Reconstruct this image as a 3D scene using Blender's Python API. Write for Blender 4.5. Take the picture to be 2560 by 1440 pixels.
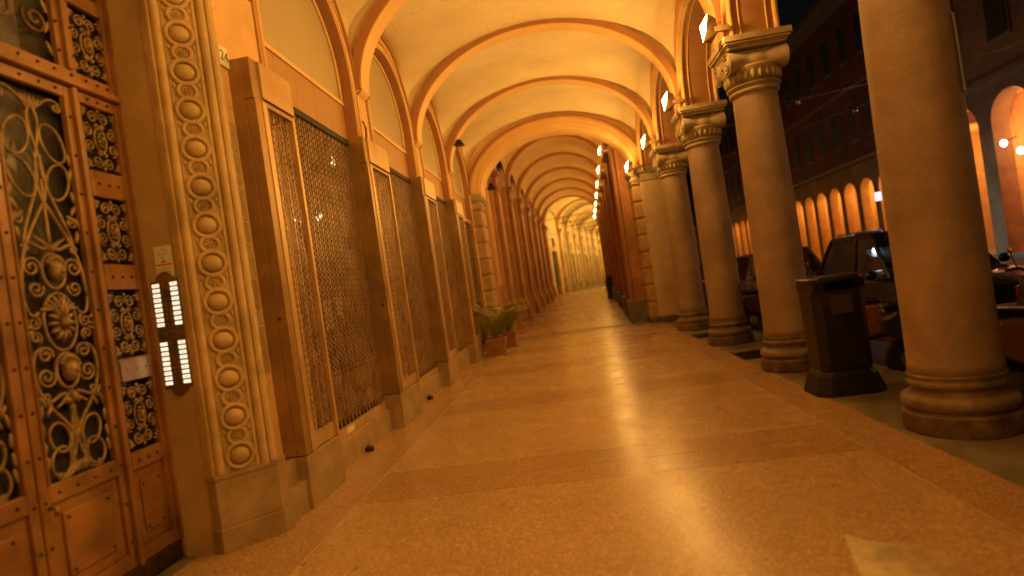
import bpy, math, random
from mathutils import Matrix, Vector
random.seed(7)
R = math.radians
scene = bpy.context.scene
for o in list(bpy.data.objects): bpy.data.objects.remove(o)

# ------------------------------------------------------------------ camera
TH = math.atan(146/1450.); ROLL = R(8.25)
cam_d = bpy.data.cameras.new('camera'); cam = bpy.data.objects.new('camera', cam_d)
scene.collection.objects.link(cam); scene.camera = cam
cam_d.sensor_width = 36; cam_d.lens = 36*1450/2560.; cam_d.clip_start = .05; cam_d.clip_end = 2000
right0 = Vector((math.cos(TH), math.sin(TH), 0)); fwd = Vector((-math.sin(TH), math.cos(TH), 0)); up0 = Vector((0, 0, 1))
cx = right0*math.cos(ROLL) - up0*math.sin(ROLL); cy = right0*math.sin(ROLL) + up0*math.cos(ROLL)
m = Matrix((cx, cy, -fwd)).transposed().to_4x4(); m.translation = Vector((0, 0, 1.5))
cam.matrix_world = m
cam_d.dof.use_dof = True; cam_d.dof.focus_distance = 6.3; cam_d.dof.aperture_fstop = .66

# ------------------------------------------------------------------ night sky, moon-weak sun, exposure
world = bpy.data.worlds.new('World'); scene.world = world; world.use_nodes = True
wn = world.node_tree; bg = wn.nodes['Background']
sky = wn.nodes.new('ShaderNodeTexSky'); sky.sky_type = 'NISHITA'; sky.sun_disc = False
sky.sun_elevation = R(2); sky.sun_rotation = R(90)
wn.links.new(sky.outputs[0], bg.inputs[0]); bg.inputs[1].default_value = .003
sun_d = bpy.data.lights.new('sun', 'SUN'); sun_d.energy = .003; sun_d.angle = R(.5); sun_d.color = (1, .8, .6)
sun = bpy.data.objects.new('sun', sun_d); scene.collection.objects.link(sun)
sun.rotation_euler = (R(60), 0, R(90))
scene.view_settings.view_transform = 'Standard'; scene.view_settings.look = 'None'
scene.view_settings.exposure = 0; scene.view_settings.gamma = 1; scene.view_settings.use_curve_mapping = False
SODIUM = (1.0, .51, .10); YELLOW = (1.0, .58, .15)
LAMP_W = 114

# ------------------------------------------------------------------ helpers
C = scene.collection
def tag(o, label=None, cat=None, group=None, kind=None):
    if label: o['label'] = label
    if cat: o['category'] = cat
    if group: o['group'] = group
    if kind: o['kind'] = kind
    return o
def thing(name, label, cat, loc=(0, 0, 0), group=None, rz=0):
    o = bpy.data.objects.new(name, None); C.objects.link(o); o.location = loc; o.rotation_euler = (0, 0, rz)
    o.empty_display_size = .1
    return tag(o, label, cat, group)
def world_loc(p):
    v = Vector((0, 0, 0))
    M = Matrix.Identity(4)
    chain = []
    while p: chain.append(p); p = p.parent
    for q in reversed(chain):
        M = M @ Matrix.Translation(q.location) @ q.rotation_euler.to_matrix().to_4x4()
    return M
class MB:
    def __init__(s): s.v = []; s.f = []
    def add(s, vs, fs, M=None):
        n = len(s.v)
        s.v += [tuple(M @ Vector(v)) for v in vs] if M else [tuple(v) for v in vs]
        s.f += [tuple(i+n for i in f) for f in fs]; return s
    def box(s, x0, y0, z0, x1, y1, z1, M=None):
        x0, x1 = min(x0, x1), max(x0, x1); y0, y1 = min(y0, y1), max(y0, y1); z0, z1 = min(z0, z1), max(z0, z1)
        return s.add([(x0,y0,z0),(x1,y0,z0),(x1,y1,z0),(x0,y1,z0),(x0,y0,z1),(x1,y0,z1),(x1,y1,z1),(x0,y1,z1)],
                     [(0,3,2,1),(4,5,6,7),(0,1,5,4),(1,2,6,5),(2,3,7,6),(3,0,4,7)], M)
    def lathe(s, prof, c=(0, 0, 0), seg=24, M=None, cap=True, axis='z', a0=0):
        vs = []; fs = []
        for r, z in prof:
            for i in range(seg):
                a = a0+2*math.pi*i/seg; p = (r*math.cos(a), r*math.sin(a), z)
                if axis == 'x': p = (p[2], p[0], p[1])
                if axis == 'y': p = (p[1], p[2], p[0])
                vs.append((p[0]+c[0], p[1]+c[1], p[2]+c[2]))
        for k in range(len(prof)-1):
            for i in range(seg):
                j = (i+1) % seg; fs.append((k*seg+i, k*seg+j, (k+1)*seg+j, (k+1)*seg+i))
        if cap:
            fs.append(tuple(range(seg-1, -1, -1))); fs.append(tuple((len(prof)-1)*seg+i for i in range(seg)))
        return s.add(vs, fs, M)
    def ball(s, c, rx, ry, rz, seg=10, rings=6, M=None):
        prof = [(max(.001, math.sin(math.pi*k/rings)), -math.cos(math.pi*k/rings)) for k in range(rings+1)]
        vs = []; fs = []
        for r, z in prof:
            for i in range(seg):
                a = 2*math.pi*i/seg; vs.append((c[0]+rx*r*math.cos(a), c[1]+ry*r*math.sin(a), c[2]+rz*z))
        for k in range(rings):
            for i in range(seg):
                j = (i+1) % seg; fs.append((k*seg+i, k*seg+j, (k+1)*seg+j, (k+1)*seg+i))
        return s.add(vs, fs, M)
    def tube(s, pts, r, seg=6, closed=False, M=None, ref=None, rb=None):
        """tube along pts; ref = fixed binormal for planar curves; r may be a list; rb = radius along ref"""
        P = [Vector(p) for p in pts]; n = len(P); vs = []; fs = []
        for i, p in enumerate(P):
            a = P[(i-1) % n] if (closed or i > 0) else p; b = P[(i+1) % n] if (closed or i < n-1) else p
            t = (b-a).normalized()
            rf = Vector(ref) if ref else (Vector((0, 0, 1)) if abs(t.z) < .9 else Vector((1, 0, 0)))
            nn = t.cross(rf).normalized(); bb = nn.cross(t).normalized()
            rr = r[i] if isinstance(r, (list, tuple)) else r; r2 = rb if rb else rr
            for k in range(seg):
                an = 2*math.pi*(k+.5)/seg; vs.append(p + nn*rr*math.cos(an) + bb*r2*math.sin(an))
        m_ = n if closed else n-1
        for i in range(m_):
            j = (i+1) % n
            for k in range(seg):
                l = (k+1) % seg; fs.append((i*seg+k, i*seg+l, j*seg+l, j*seg+k))
        if not closed: fs.append(tuple(range(seg-1, -1, -1))); fs.append(tuple((n-1)*seg+k for k in range(seg)))
        return s.add(vs, fs, M)
    def prism(s, poly, axis, a, b, M=None):
        """poly of 2D points; axis 'x': (y,z), 'y': (x,z), 'z': (x,y)"""
        def mk(p, d): return (d, p[0], p[1]) if axis == 'x' else ((p[0], d, p[1]) if axis == 'y' else (p[0], p[1], d))
        n = len(poly); vs = [mk(p, a) for p in poly] + [mk(p, b) for p in poly]
        fs = [tuple(range(n-1, -1, -1)), tuple(range(n, 2*n))] + [(i, (i+1) % n, n+(i+1) % n, n+i) for i in range(n)]
        return s.add(vs, fs, M)
    def sweep(s, path, prof, frames, closed=False):
        """path of points, frames of (n,b) vectors, prof closed 2D polygon"""
        n = len(prof); vs = []; fs = []
        for p, (a, b) in zip(path, frames):
            for q in prof: vs.append(Vector(p)+Vector(a)*q[0]+Vector(b)*q[1])
        for i in range(len(path)-1):
            for k in range(n):
                l = (k+1) % n; fs.append((i*n+k, i*n+l, (i+1)*n+l, (i+1)*n+k))
        fs.append(tuple(range(n-1, -1, -1))); fs.append(tuple((len(path)-1)*n+k for k in range(n)))
        return s.add(vs, fs)
    def mesh(s, name, mat, smooth=False):
        me = bpy.data.meshes.new(name); me.from_pydata(s.v, [], s.f)
        me.materials.append(mat)
        me.validate(); me.update()
        if smooth and len(me.polygons): me.shade_smooth()
        return me
    def build(s, name, mat, parent=None, smooth=False, bevel=0, loc=None, autos=None):
        me = s.mesh(name, mat, smooth or autos is not None)
        o = bpy.data.objects.new(name, me); C.objects.link(o)
        if loc: o.location = loc
        if parent: o.parent = parent
        if autos is not None:
            try: me.set_sharp_from_angle(angle=R(autos))
            except Exception: pass
        if bevel:
            b = o.modifiers.new('b', 'BEVEL'); b.width = bevel; b.segments = 2; b.limit_method = 'ANGLE'; b.angle_limit = R(40)
        return o
def inst(o, parent, loc, rz=0, name=None, sc=None):
    c = o.copy(); C.objects.link(c); c.parent = parent; c.location = loc; c.rotation_euler = (0, 0, rz)
    if sc: c.scale = sc
    return c
def put(me, name, parent, loc, rot=(0, 0, 0), sc=None):
    o = bpy.data.objects.new(name, me); C.objects.link(o); o.parent = parent; o.location = loc; o.rotation_euler = rot
    if sc: o.scale = sc
    return o
def copy_tree(o, parent=None):
    c = o.copy(); C.objects.link(c); c.parent = parent
    for ch in list(o.children): copy_tree(ch, c)
    return c

# ------------------------------------------------------------------ materials
MATS = {}
def mat(name, col, rough=.6, metal=0, var=.12, scale=3, bump=.0, bscale=40, col2=None, spec=.5, coat=0, fine=0, stain=0, crack=0):
    m = bpy.data.materials.new(name); m.use_nodes = True; nt = m.node_tree; N = nt.nodes; L = nt.links
    b = N['Principled BSDF']; b.inputs['Roughness'].default_value = rough; b.inputs['Metallic'].default_value = metal
    b.inputs['Specular IOR Level'].default_value = spec; b.inputs['Coat Weight'].default_value = coat; b.inputs['Coat Roughness'].default_value = .15
    g = N.new('ShaderNodeNewGeometry')
    n1 = N.new('ShaderNodeTexNoise'); n1.inputs['Scale'].default_value = scale; n1.inputs['Detail'].default_value = 6; n1.inputs['Roughness'].default_value = .62
    L.new(g.outputs['Position'], n1.inputs['Vector'])
    cr = N.new('ShaderNodeValToRGB'); L.new(n1.outputs['Fac'], cr.inputs['Fac'])
    c2 = col2 or tuple(c*(1-2.2*var) for c in col)
    cr.color_ramp.elements[0].position = .34; cr.color_ramp.elements[0].color = (*[max(c, .001) for c in c2], 1)
    cr.color_ramp.elements[1].position = .66; cr.color_ramp.elements[1].color = (*[min(c*(1+.5*var), .95) for c in col], 1)
    out = cr.outputs['Color']
    if fine:
        n2 = N.new('ShaderNodeTexNoise'); n2.inputs['Scale'].default_value = 140; n2.inputs['Detail'].default_value = 3
        L.new(g.outputs['Position'], n2.inputs['Vector'])
        mr = N.new('ShaderNodeMapRange'); mr.inputs['From Min'].default_value = .35; mr.inputs['From Max'].default_value = .65
        mr.inputs['To Min'].default_value = 1-fine; mr.inputs['To Max'].default_value = 1+fine*.6; L.new(n2.outputs['Fac'], mr.inputs['Value'])
        mx = N.new('ShaderNodeVectorMath'); mx.operation = 'SCALE'; L.new(out, mx.inputs[0]); L.new(mr.outputs[0], mx.inputs['Scale']); out = mx.outputs[0]
    if stain:
        n3 = N.new('ShaderNodeTexNoise'); n3.inputs['Scale'].default_value = 1.1; n3.inputs['Detail'].default_value = 9; n3.inputs['Roughness'].default_value = .7
        L.new(g.outputs['Position'], n3.inputs['Vector'])
        mr = N.new('ShaderNodeMapRange'); mr.inputs['From Min'].default_value = .42; mr.inputs['From Max'].default_value = .62
        mr.inputs['To Min'].default_value = 1-stain; mr.inputs['To Max'].default_value = 1; L.new(n3.outputs['Fac'], mr.inputs['Value'])
        mx = N.new('ShaderNodeVectorMath'); mx.operation = 'SCALE'; L.new(out, mx.inputs[0]); L.new(mr.outputs[0], mx.inputs['Scale']); out = mx.outputs[0]
    if crack:
        nd = N.new('ShaderNodeTexNoise'); nd.inputs['Scale'].default_value = 1.7; nd.inputs['Detail'].default_value = 6; L.new(g.outputs['Position'], nd.inputs['Vector'])
        ad = N.new('ShaderNodeVectorMath'); ad.operation = 'MULTIPLY_ADD'; ad.inputs[1].default_value = (.9, .9, .9); L.new(nd.outputs['Color'], ad.inputs[0]); L.new(g.outputs['Position'], ad.inputs[2])
        vo = N.new('ShaderNodeTexVoronoi'); vo.feature = 'DISTANCE_TO_EDGE'; vo.inputs['Scale'].default_value = .55; L.new(ad.outputs[0], vo.inputs['Vector'])
        lt = N.new('ShaderNodeMapRange'); lt.inputs['From Min'].default_value = .001; lt.inputs['From Max'].default_value = .006; lt.inputs['To Min'].default_value = 1-crack; lt.inputs['To Max'].default_value = 1
        L.new(vo.outputs['Distance'], lt.inputs['Value'])
        mx = N.new('ShaderNodeVectorMath'); mx.operation = 'SCALE'; L.new(out, mx.inputs[0]); L.new(lt.outputs[0], mx.inputs['Scale']); out = mx.outputs[0]
    L.new(out, b.inputs['Base Color'])
    mr = N.new('ShaderNodeMapRange'); mr.inputs['To Min'].default_value = max(.03, rough-.12); mr.inputs['To Max'].default_value = min(1, rough+.12)
    L.new(n1.outputs['Fac'], mr.inputs['Value']); L.new(mr.outputs[0], b.inputs['Roughness'])
    if bump:
        nb = N.new('ShaderNodeTexNoise'); nb.inputs['Scale'].default_value = bscale; nb.inputs['Detail'].default_value = 5
        L.new(g.outputs['Position'], nb.inputs['Vector'])
        bp = N.new('ShaderNodeBump'); bp.inputs['Strength'].default_value = bump; bp.inputs['Distance'].default_value = .01
        L.new(nb.outputs['Fac'], bp.inputs['Height']); L.new(bp.outputs[0], b.inputs['Normal'])
    MATS[name] = m; return m
def emis(name, col, st, base=None):
    m = bpy.data.materials.new(name); m.use_nodes = True; b = m.node_tree.nodes['Principled BSDF']
    b.inputs['Base Color'].default_value = (*(base or (.6, .6, .6)), 1)
    b.inputs['Emission Color'].default_value = (*col, 1); b.inputs['Emission Strength'].default_value = st; MATS[name] = m; return m
M_vault = mat('vault_plaster', (.86, .72, .50), .75, var=.06, scale=.8, bump=.2, bscale=18, stain=.07, crack=.16)
M_rib = mat('rib_plaster', (.80, .52, .24), .7, var=.06, scale=1.5, bump=.1)
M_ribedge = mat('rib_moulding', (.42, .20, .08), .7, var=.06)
M_wall = mat('wall_plaster', (.80, .50, .23), .75, var=.09, scale=2, bump=.2, bscale=30, stain=.16, crack=.3)
M_stone = mat('portal_stone', (.66, .45, .21), .62, var=.14, scale=4, bump=.2, bscale=60, fine=.10, stain=.18)
M_stone2 = mat('jamb_stone', (.52, .34, .15), .55, var=.1, scale=2, bump=.1, fine=.06, stain=.12)
M_col = mat('column_sandstone', (.44, .315, .25), .7, var=.10, scale=3.2, bump=.4, bscale=38, fine=.18, stain=.2)
M_cap = mat('capital_stone', (.56, .43, .29), .7, var=.14, scale=6, bump=.4, bscale=50, fine=.1, stain=.25)
M_base = mat('base_stone', (.24, .16, .12), .65, var=.25, scale=7, bump=.5, bscale=30, fine=.2, stain=.4)
M_cbase = mat('worn_base', (.33, .235, .165), .6, var=.22, scale=6, bump=.6, bscale=22, fine=.2, stain=.35)
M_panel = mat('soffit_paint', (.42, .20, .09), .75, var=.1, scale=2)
M_wood = mat('door_wood', (.31, .145, .05), .38, var=.25, scale=3, bump=.12, bscale=90, coat=.25)
M_iron = mat('grille_iron', (.35, .24, .12), .5, metal=.35, var=.25, scale=14, bump=.25, bscale=120)
M_stud = mat('stud_iron', (.11, .065, .035), .4, metal=.8, var=.2, scale=20)
M_gate = mat('gate_metal', (.42, .25, .10), .42, metal=.35, var=.14, scale=3, bump=.08, stain=.18)
M_gatel = mat('gate_trim', (.58, .38, .18), .4, metal=.35, var=.1, scale=3)
M_link = mat('grille_link', (.46, .29, .16), .4, metal=.35, var=.2, scale=8)
M_base2 = mat('plinth_marble', (.48, .33, .18), .42, var=.12, scale=5, fine=.1, stain=.25, crack=.2)
M_woodp = mat('slatted_wood', (.46, .26, .11), .5, var=.05, scale=9, bump=.1)
M_tymp = mat('frosted_glass', (.46, .38, .24), .35, var=.05, scale=1)
M_dark = mat('dark_interior', (.03, .02, .015), .7, var=.2)
M_black = mat('black_metal', (.018, .015, .014), .4, var=.2, scale=10, metal=.3)
M_red = mat('red_plaster', (.42, .185, .075), .7, var=.12, scale=2, bump=.15, bscale=25, stain=.25)
M_redl = mat('orange_plaster', (.60, .31, .12), .7, var=.1, scale=2, bump=.1, stain=.15)
M_vault2 = mat('vault_ochre', (.68, .43, .17), .75, var=.06, scale=.7, stain=.08)
M_yel = mat('yellow_plaster', (.80, .60, .26), .7, var=.12, scale=1.5, stain=.25)
M_yeld = mat('yellow_rib', (.55, .38, .15), .7, var=.12, scale=1.5)
M_grey = mat('grey_plinth', (.16, .15, .14), .6, var=.15)
M_terra = mat('terracotta', (.36, .15, .07), .7, var=.14, scale=9, bump=.2)
M_soil = mat('soil', (.03, .02, .012), .9, var=.3, scale=30)
M_leaf = mat('palm_leaf', (.22, .25, .055), .5, var=.35, scale=9, col2=(.28, .24, .06))
M_bin = mat('bin_iron', (.022, .015, .013), .45, var=.25, scale=8, bump=.2, metal=.2)
M_binlid = mat('bin_lid', (.34, .18, .09), .5, var=.15, scale=6)
M_paper = mat('paper', (.72, .68, .58), .8, var=.05, scale=20)
M_paper2 = mat('aged_paper', (.42, .31, .18), .8, var=.12, scale=20)
M_ink = mat('ink', (.06, .05, .05), .8); M_redink = mat('red_ink', (.55, .05, .03), .8)
M_brass = mat('brass_plate', (.30, .19, .08), .35, metal=.7, var=.15, scale=12)
M_facade = mat('dark_red_facade', (.20, .055, .045), .8, var=.2, scale=.7, stain=.3)
M_facade2 = mat('ochre_facade', (.42, .24, .11), .8, var=.15, scale=.6, stain=.3)
M_shut = mat('shutter_paint', (.035, .04, .035), .6, var=.15)
M_cornice = mat('cornice_stone', (.28, .2, .13), .7)
M_arcw = mat('arcade_wall', (.70, .36, .11), .7, var=.1)
M_asph = mat('asphalt', (.05, .048, .045), .75, var=.2, scale=3, bump=.3, bscale=80)
M_tyre = mat('tyre', (.02, .02, .02), .8); M_rim = mat('rim', (.4, .4, .42), .3, metal=.8)
M_chrome = mat('chrome', (.6, .6, .6), .2, metal=.9)
M_lens = emis('lamp_glow', (1.0, .72, .30), 20)
M_tagl = emis('name_tag_glow', (1.0, .86, .62), 1.15)
M_bulb = emis('bulb_glow', (1.0, .75, .35), 9)
M_head = emis('headlight_glow', (.7, .9, 1.0), 160)
M_sign = emis('blue_sign_glow', (.45, .5, .9), 2.2)
M_white = emis('white_lamp_glow', (1, .93, .85), 14)
def glassm(name, col, alpha=.5, rough=.05):
    m = bpy.data.materials.new(name); m.use_nodes = True; nt = m.node_tree; N = nt.nodes; L = nt.links
    out = N['Material Output']; b = N['Principled BSDF']; b.inputs['Base Color'].default_value = (*col, 1); b.inputs['Roughness'].default_value = rough
    t = N.new('ShaderNodeBsdfTransparent'); mx = N.new('ShaderNodeMixShader'); mx.inputs[0].default_value = alpha
    L.new(t.outputs[0], mx.inputs[1]); L.new(b.outputs[0], mx.inputs[2]); L.new(mx.outputs[0], out.inputs[0]); return m
M_glass = glassm('shop_glass', (.02, .018, .015), .35)
M_dglass = glassm('door_glass', (.09, .08, .075), .38, .12)
M_cglass = glassm('car_glass', (.01, .01, .015), .8)
# terrazzo floor: fine chips, polished with wear
def terrazzo(name, c1, c2, rough):
    m = bpy.data.materials.new(name); m.use_nodes = True; nt = m.node_tree; N = nt.nodes; L = nt.links; b = N['Principled BSDF']
    g = N.new('ShaderNodeNewGeometry')
    vo = N.new('ShaderNodeTexVoronoi'); vo.inputs['Scale'].default_value = 110; L.new(g.outputs['Position'], vo.inputs['Vector'])
    sep = N.new('ShaderNodeSeparateColor'); L.new(vo.outputs['Color'], sep.inputs[0])
    cr = N.new('ShaderNodeValToRGB'); cr.color_ramp.elements[0].color = (*c2, 1); cr.color_ramp.elements[1].color = (*c1, 1)
    cr.color_ramp.elements[0].position = .15; cr.color_ramp.elements[1].position = .75
    e = cr.color_ramp.elements.new(.95); e.color = (*[min(1, c*1.5) for c in c1], 1)
    L.new(sep.outputs[0], cr.inputs[0])
    n1 = N.new('ShaderNodeTexNoise'); n1.inputs['Scale'].default_value = 1.1; n1.inputs['Detail'].default_value = 4; n1.inputs['Roughness'].default_value = .55
    L.new(g.outputs['Position'], n1.inputs['Vector'])
    mr = N.new('ShaderNodeMapRange'); mr.inputs['From Min'].default_value = .25; mr.inputs['From Max'].default_value = .75
    mr.inputs['To Min'].default_value = .88; mr.inputs['To Max'].default_value = 1.06; L.new(n1.outputs['Fac'], mr.inputs['Value'])
    mx = N.new('ShaderNodeVectorMath'); mx.operation = 'SCALE'; L.new(cr.outputs[0], mx.inputs[0]); L.new(mr.outputs[0], mx.inputs['Scale'])
    sv = N.new('ShaderNodeTexVoronoi'); sv.inputs['Scale'].default_value = 2.3; L.new(g.outputs['Position'], sv.inputs['Vector'])
    sm = N.new('ShaderNodeMapRange'); sm.inputs['From Min'].default_value = .035; sm.inputs['From Max'].default_value = .05; sm.inputs['To Min'].default_value = .55; sm.inputs['To Max'].default_value = 1
    L.new(sv.outputs['Distance'], sm.inputs['Value'])
    m3 = N.new('ShaderNodeVectorMath'); m3.operation = 'SCALE'; L.new(mx.outputs[0], m3.inputs[0]); L.new(sm.outputs[0], m3.inputs['Scale'])
    L.new(m3.outputs[0], b.inputs['Base Color'])
    n2 = N.new('ShaderNodeTexNoise'); n2.inputs['Scale'].default_value = 2; n2.inputs['Detail'].default_value = 4; L.new(g.outputs['Position'], n2.inputs['Vector'])
    m2 = N.new('ShaderNodeMapRange'); m2.inputs['From Min'].default_value = .3; m2.inputs['From Max'].default_value = .7
    m2.inputs['To Min'].default_value = rough-.02; m2.inputs['To Max'].default_value = rough+.07; L.new(n2.outputs['Fac'], m2.inputs['Value'])
    L.new(m2.outputs[0], b.inputs['Roughness'])
    nb = N.new('ShaderNodeTexNoise'); nb.inputs['Scale'].default_value = 60; nb.inputs['Detail'].default_value = 3; L.new(g.outputs['Position'], nb.inputs['Vector'])
    bp = N.new('ShaderNodeBump'); bp.inputs['Strength'].default_value = .09; bp.inputs['Distance'].default_value = .003
    L.new(nb.outputs['Fac'], bp.inputs['Height']); L.new(bp.outputs[0], b.inputs['Normal'])
    b.inputs['Specular IOR Level'].default_value = .5
    return m
M_ter = terrazzo('terrazzo_field', (.52, .355, .205), (.38, .25, .14), .24)
M_terd = terrazzo('terrazzo_band', (.45, .285, .16), (.34, .205, .11), .23)
M_slab = mat('granite_slab', (.26, .22, .17), .5, var=.2, scale=2.5, fine=.25, stain=.25)
M_pale = mat('pale_surface', (.78, .68, .50), .3, var=.12, scale=5, fine=.2)
M_joint = mat('joint_mortar', (.56, .43, .28), .4)
# pale floor patch: alpha fades, broken up by noise, towards its right hand edge
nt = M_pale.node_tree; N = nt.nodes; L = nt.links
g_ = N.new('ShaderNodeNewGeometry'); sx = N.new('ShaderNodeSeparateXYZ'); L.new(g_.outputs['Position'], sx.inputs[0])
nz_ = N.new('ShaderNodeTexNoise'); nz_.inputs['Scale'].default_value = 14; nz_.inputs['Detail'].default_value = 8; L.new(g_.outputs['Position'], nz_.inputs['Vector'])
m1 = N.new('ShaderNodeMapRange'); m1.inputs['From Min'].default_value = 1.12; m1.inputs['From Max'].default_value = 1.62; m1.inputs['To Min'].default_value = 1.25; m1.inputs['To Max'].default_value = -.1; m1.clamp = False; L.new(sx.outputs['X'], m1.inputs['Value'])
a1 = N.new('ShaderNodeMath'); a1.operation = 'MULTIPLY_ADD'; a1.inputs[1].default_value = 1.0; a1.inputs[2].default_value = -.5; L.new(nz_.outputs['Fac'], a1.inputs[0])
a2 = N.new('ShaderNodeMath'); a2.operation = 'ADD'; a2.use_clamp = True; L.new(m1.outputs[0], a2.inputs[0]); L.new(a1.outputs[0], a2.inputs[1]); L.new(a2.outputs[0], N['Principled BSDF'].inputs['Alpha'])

# ------------------------------------------------------------------ layout numbers
COLY = [-3.85, -1.0, 1.85, 4.7, 7.6, 10.45, 13.35, 16.2]
XL, XR = -2.42, 2.32          # inner faces of the two long walls
ZS, ZC = 4.38, 6.05           # rib springing and crown
def floor_z(y): 
    return 0 if y < 17 else (.45*(y-17)/25 if y < 42 else min(.6, .45+.02*(y-42)))
def frame(ox, oy, deg): return Matrix.Translation((ox, oy, 0)) @ Matrix.Rotation(-R(deg), 4, 'Z')
F2 = frame(-.17, 17.0, 2.0)
def fpt(F, x, y, z): return tuple(F @ Vector((x, y, z)))

# ------------------------------------------------------------------ ground and floor
road = MB().add([(3.55, -60, -.12), (17, -60, -.12), (17, 400, -.12), (3.55, 400, -.12)], [(0, 1, 2, 3)]).build('road', M_asph); tag(road, kind='structure')
gr = MB().add([(-300, -300, -.3), (400, -300, -.3), (400, 700, -.3), (-300, 700, -.3)], [(0, 1, 2, 3)]).build('ground', M_asph); tag(gr, kind='structure')
fl = MB()
ys = [-12+1.0*i for i in range(29)] + [17+2.5*i for i in range(11)] + [46+4*i for i in range(20)]
vs = []; fs = []
for y in ys:
    d = 0 if y < 17 else (y-17)*math.tan(R(2)); d = d if y < 42 else .87 + (y-42)*math.tan(R(11))
    z = floor_z(y)
    vs += [(-3.4+d-(2 if y > 17 else 0), y, z), (3.4+d, y, z), (3.4+d, y, -.3)]
for i in range(len(ys)-1): fs += [(3*i, 3*i+1, 3*i+4, 3*i+3), (3*i+1, 3*i+2, 3*i+5, 3*i+4)]
floor = fl.add(vs, fs).build('floor', M_slab); tag(floor, kind='structure')
def fpanel(name, x0, x1, y0, y1, m_, F=None, h=.005, flr=False):
    g = .002; b = MB(); pts = [(x0+g, y0+g), (x1-g, y0+g), (x1-g, y1-g), (x0+g, y1-g)]
    P = []
    for x, y in pts:
        p = Vector((x, y, 0)); p = F @ p if F else p
        P.append((p.x, p.y, floor_z(p.y)+h))
    for x, y in pts:
        p = Vector((x, y, 0)); p = F @ p if F else p
        P.append((p.x, p.y, floor_z(p.y)-.01))
    b.add(P, [(0, 1, 2, 3), (0, 4, 5, 1), (1, 5, 6, 2), (2, 6, 7, 3), (3, 7, 4, 0)])
    return b.build(name, m_, floor)
BW = .36
for i in range(len(COLY)-1):
    y0, y1 = COLY[i], COLY[i+1]
    fpanel('floor_panel', -1.88, 1.92, y0+BW, y1-BW, M_ter)
    fpanel('band_slab', -1.88, 1.92, y0-BW, y0, M_terd); fpanel('band_slab', -1.88, 1.92, y0, y0+BW, M_terd)
    fpanel('border_slab', -2.75, -1.88, y0-BW, y1-BW, M_terd); fpanel('border_slab', 1.92, 2.30, y0-BW, y1-BW, M_terd)
    ym = (y0+y1)/2
    fpanel('kerb_slab', 2.30, 3.38, y0-.45, ym, M_slab, h=.004); fpanel('kerb_slab', 2.30, 3.38, ym, y1-.45, M_slab, h=.0045)
fpanel('band_slab', -1.88, 1.92, 16.2-BW, 16.2+BW, M_terd)
for k in range(8):
    y0 = -.3+3.56*k
    fpanel('floor_panel', -1.5, 1.5, y0+.3, y0+3.26, M_ter, F2); fpanel('band_slab', -1.5, 1.5, y0+3.26, y0+3.86, M_terd, F2)
    fpanel('border_slab', -2.1, -1.5, y0+.3, y0+3.86, M_terd, F2); fpanel('border_slab', 1.5, 2.1, y0+.3, y0+3.86, M_terd, F2)
for y0, y1 in zip(COLY[:-1], COLY[1:]):
    for x in (-1.88, 1.92): MB().box(x-.004, y0, -.004, x+.004, y1, .0066).build('joint_strip', M_joint, floor)
# pale patch on the floor near the camera, fading out to the right
MB().add([(1.19, 3.10, .010), (1.30, 2.985, .010), (1.44, 2.95, .010), (1.60, 2.72, .010), (1.55, 2.3, .010), (.98, 2.3, .010)], [(0, 5, 4, 3, 2, 1)]).build('pale_patch', M_pale, floor)

# ------------------------------------------------------------------ near building
bld = thing('arcade_building', 'cream and orange arcaded building whose vaulted portico we stand in, with portal and four shops', 'building', (0, 0, 0))
def vault(F, y0, y1, xl, xr, zs, zc, rise, m_, parent, name='vault', nx=28, ny=20, inset=.0):
    xc = (xl+xr)/2; w = (xr-xl)/2; b = MB(); vs = []; fs = []
    for j in range(ny+1):
        ph = math.pi*j/ny; y = (y0+y1)/2 - (y1-y0)/2*math.cos(ph)
        Lh = rise*math.sin(ph)
        for i in range(nx+1):
            t = math.pi*i/nx; x = xc - w*math.cos(t); E = math.sin(t)
            z = zs + (zc-zs)*E + Lh*(1-E)**1.6
            vs.append((x, y, z))
    for j in range(ny):
        for i in range(nx):
            a = j*(nx+1)+i; fs.append((a, a+nx+1, a+nx+2, a+1))
    b.add(vs, fs, F)
    return b.build(name, m_, parent, smooth=True)
def arch_pts(yc, r, zs, n=20, rz=None):
    rz = rz or r
    return [(yc - r*math.cos(math.pi*k/n), zs + rz*math.sin(math.pi*k/n)) for k in range(n+1)]
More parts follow.
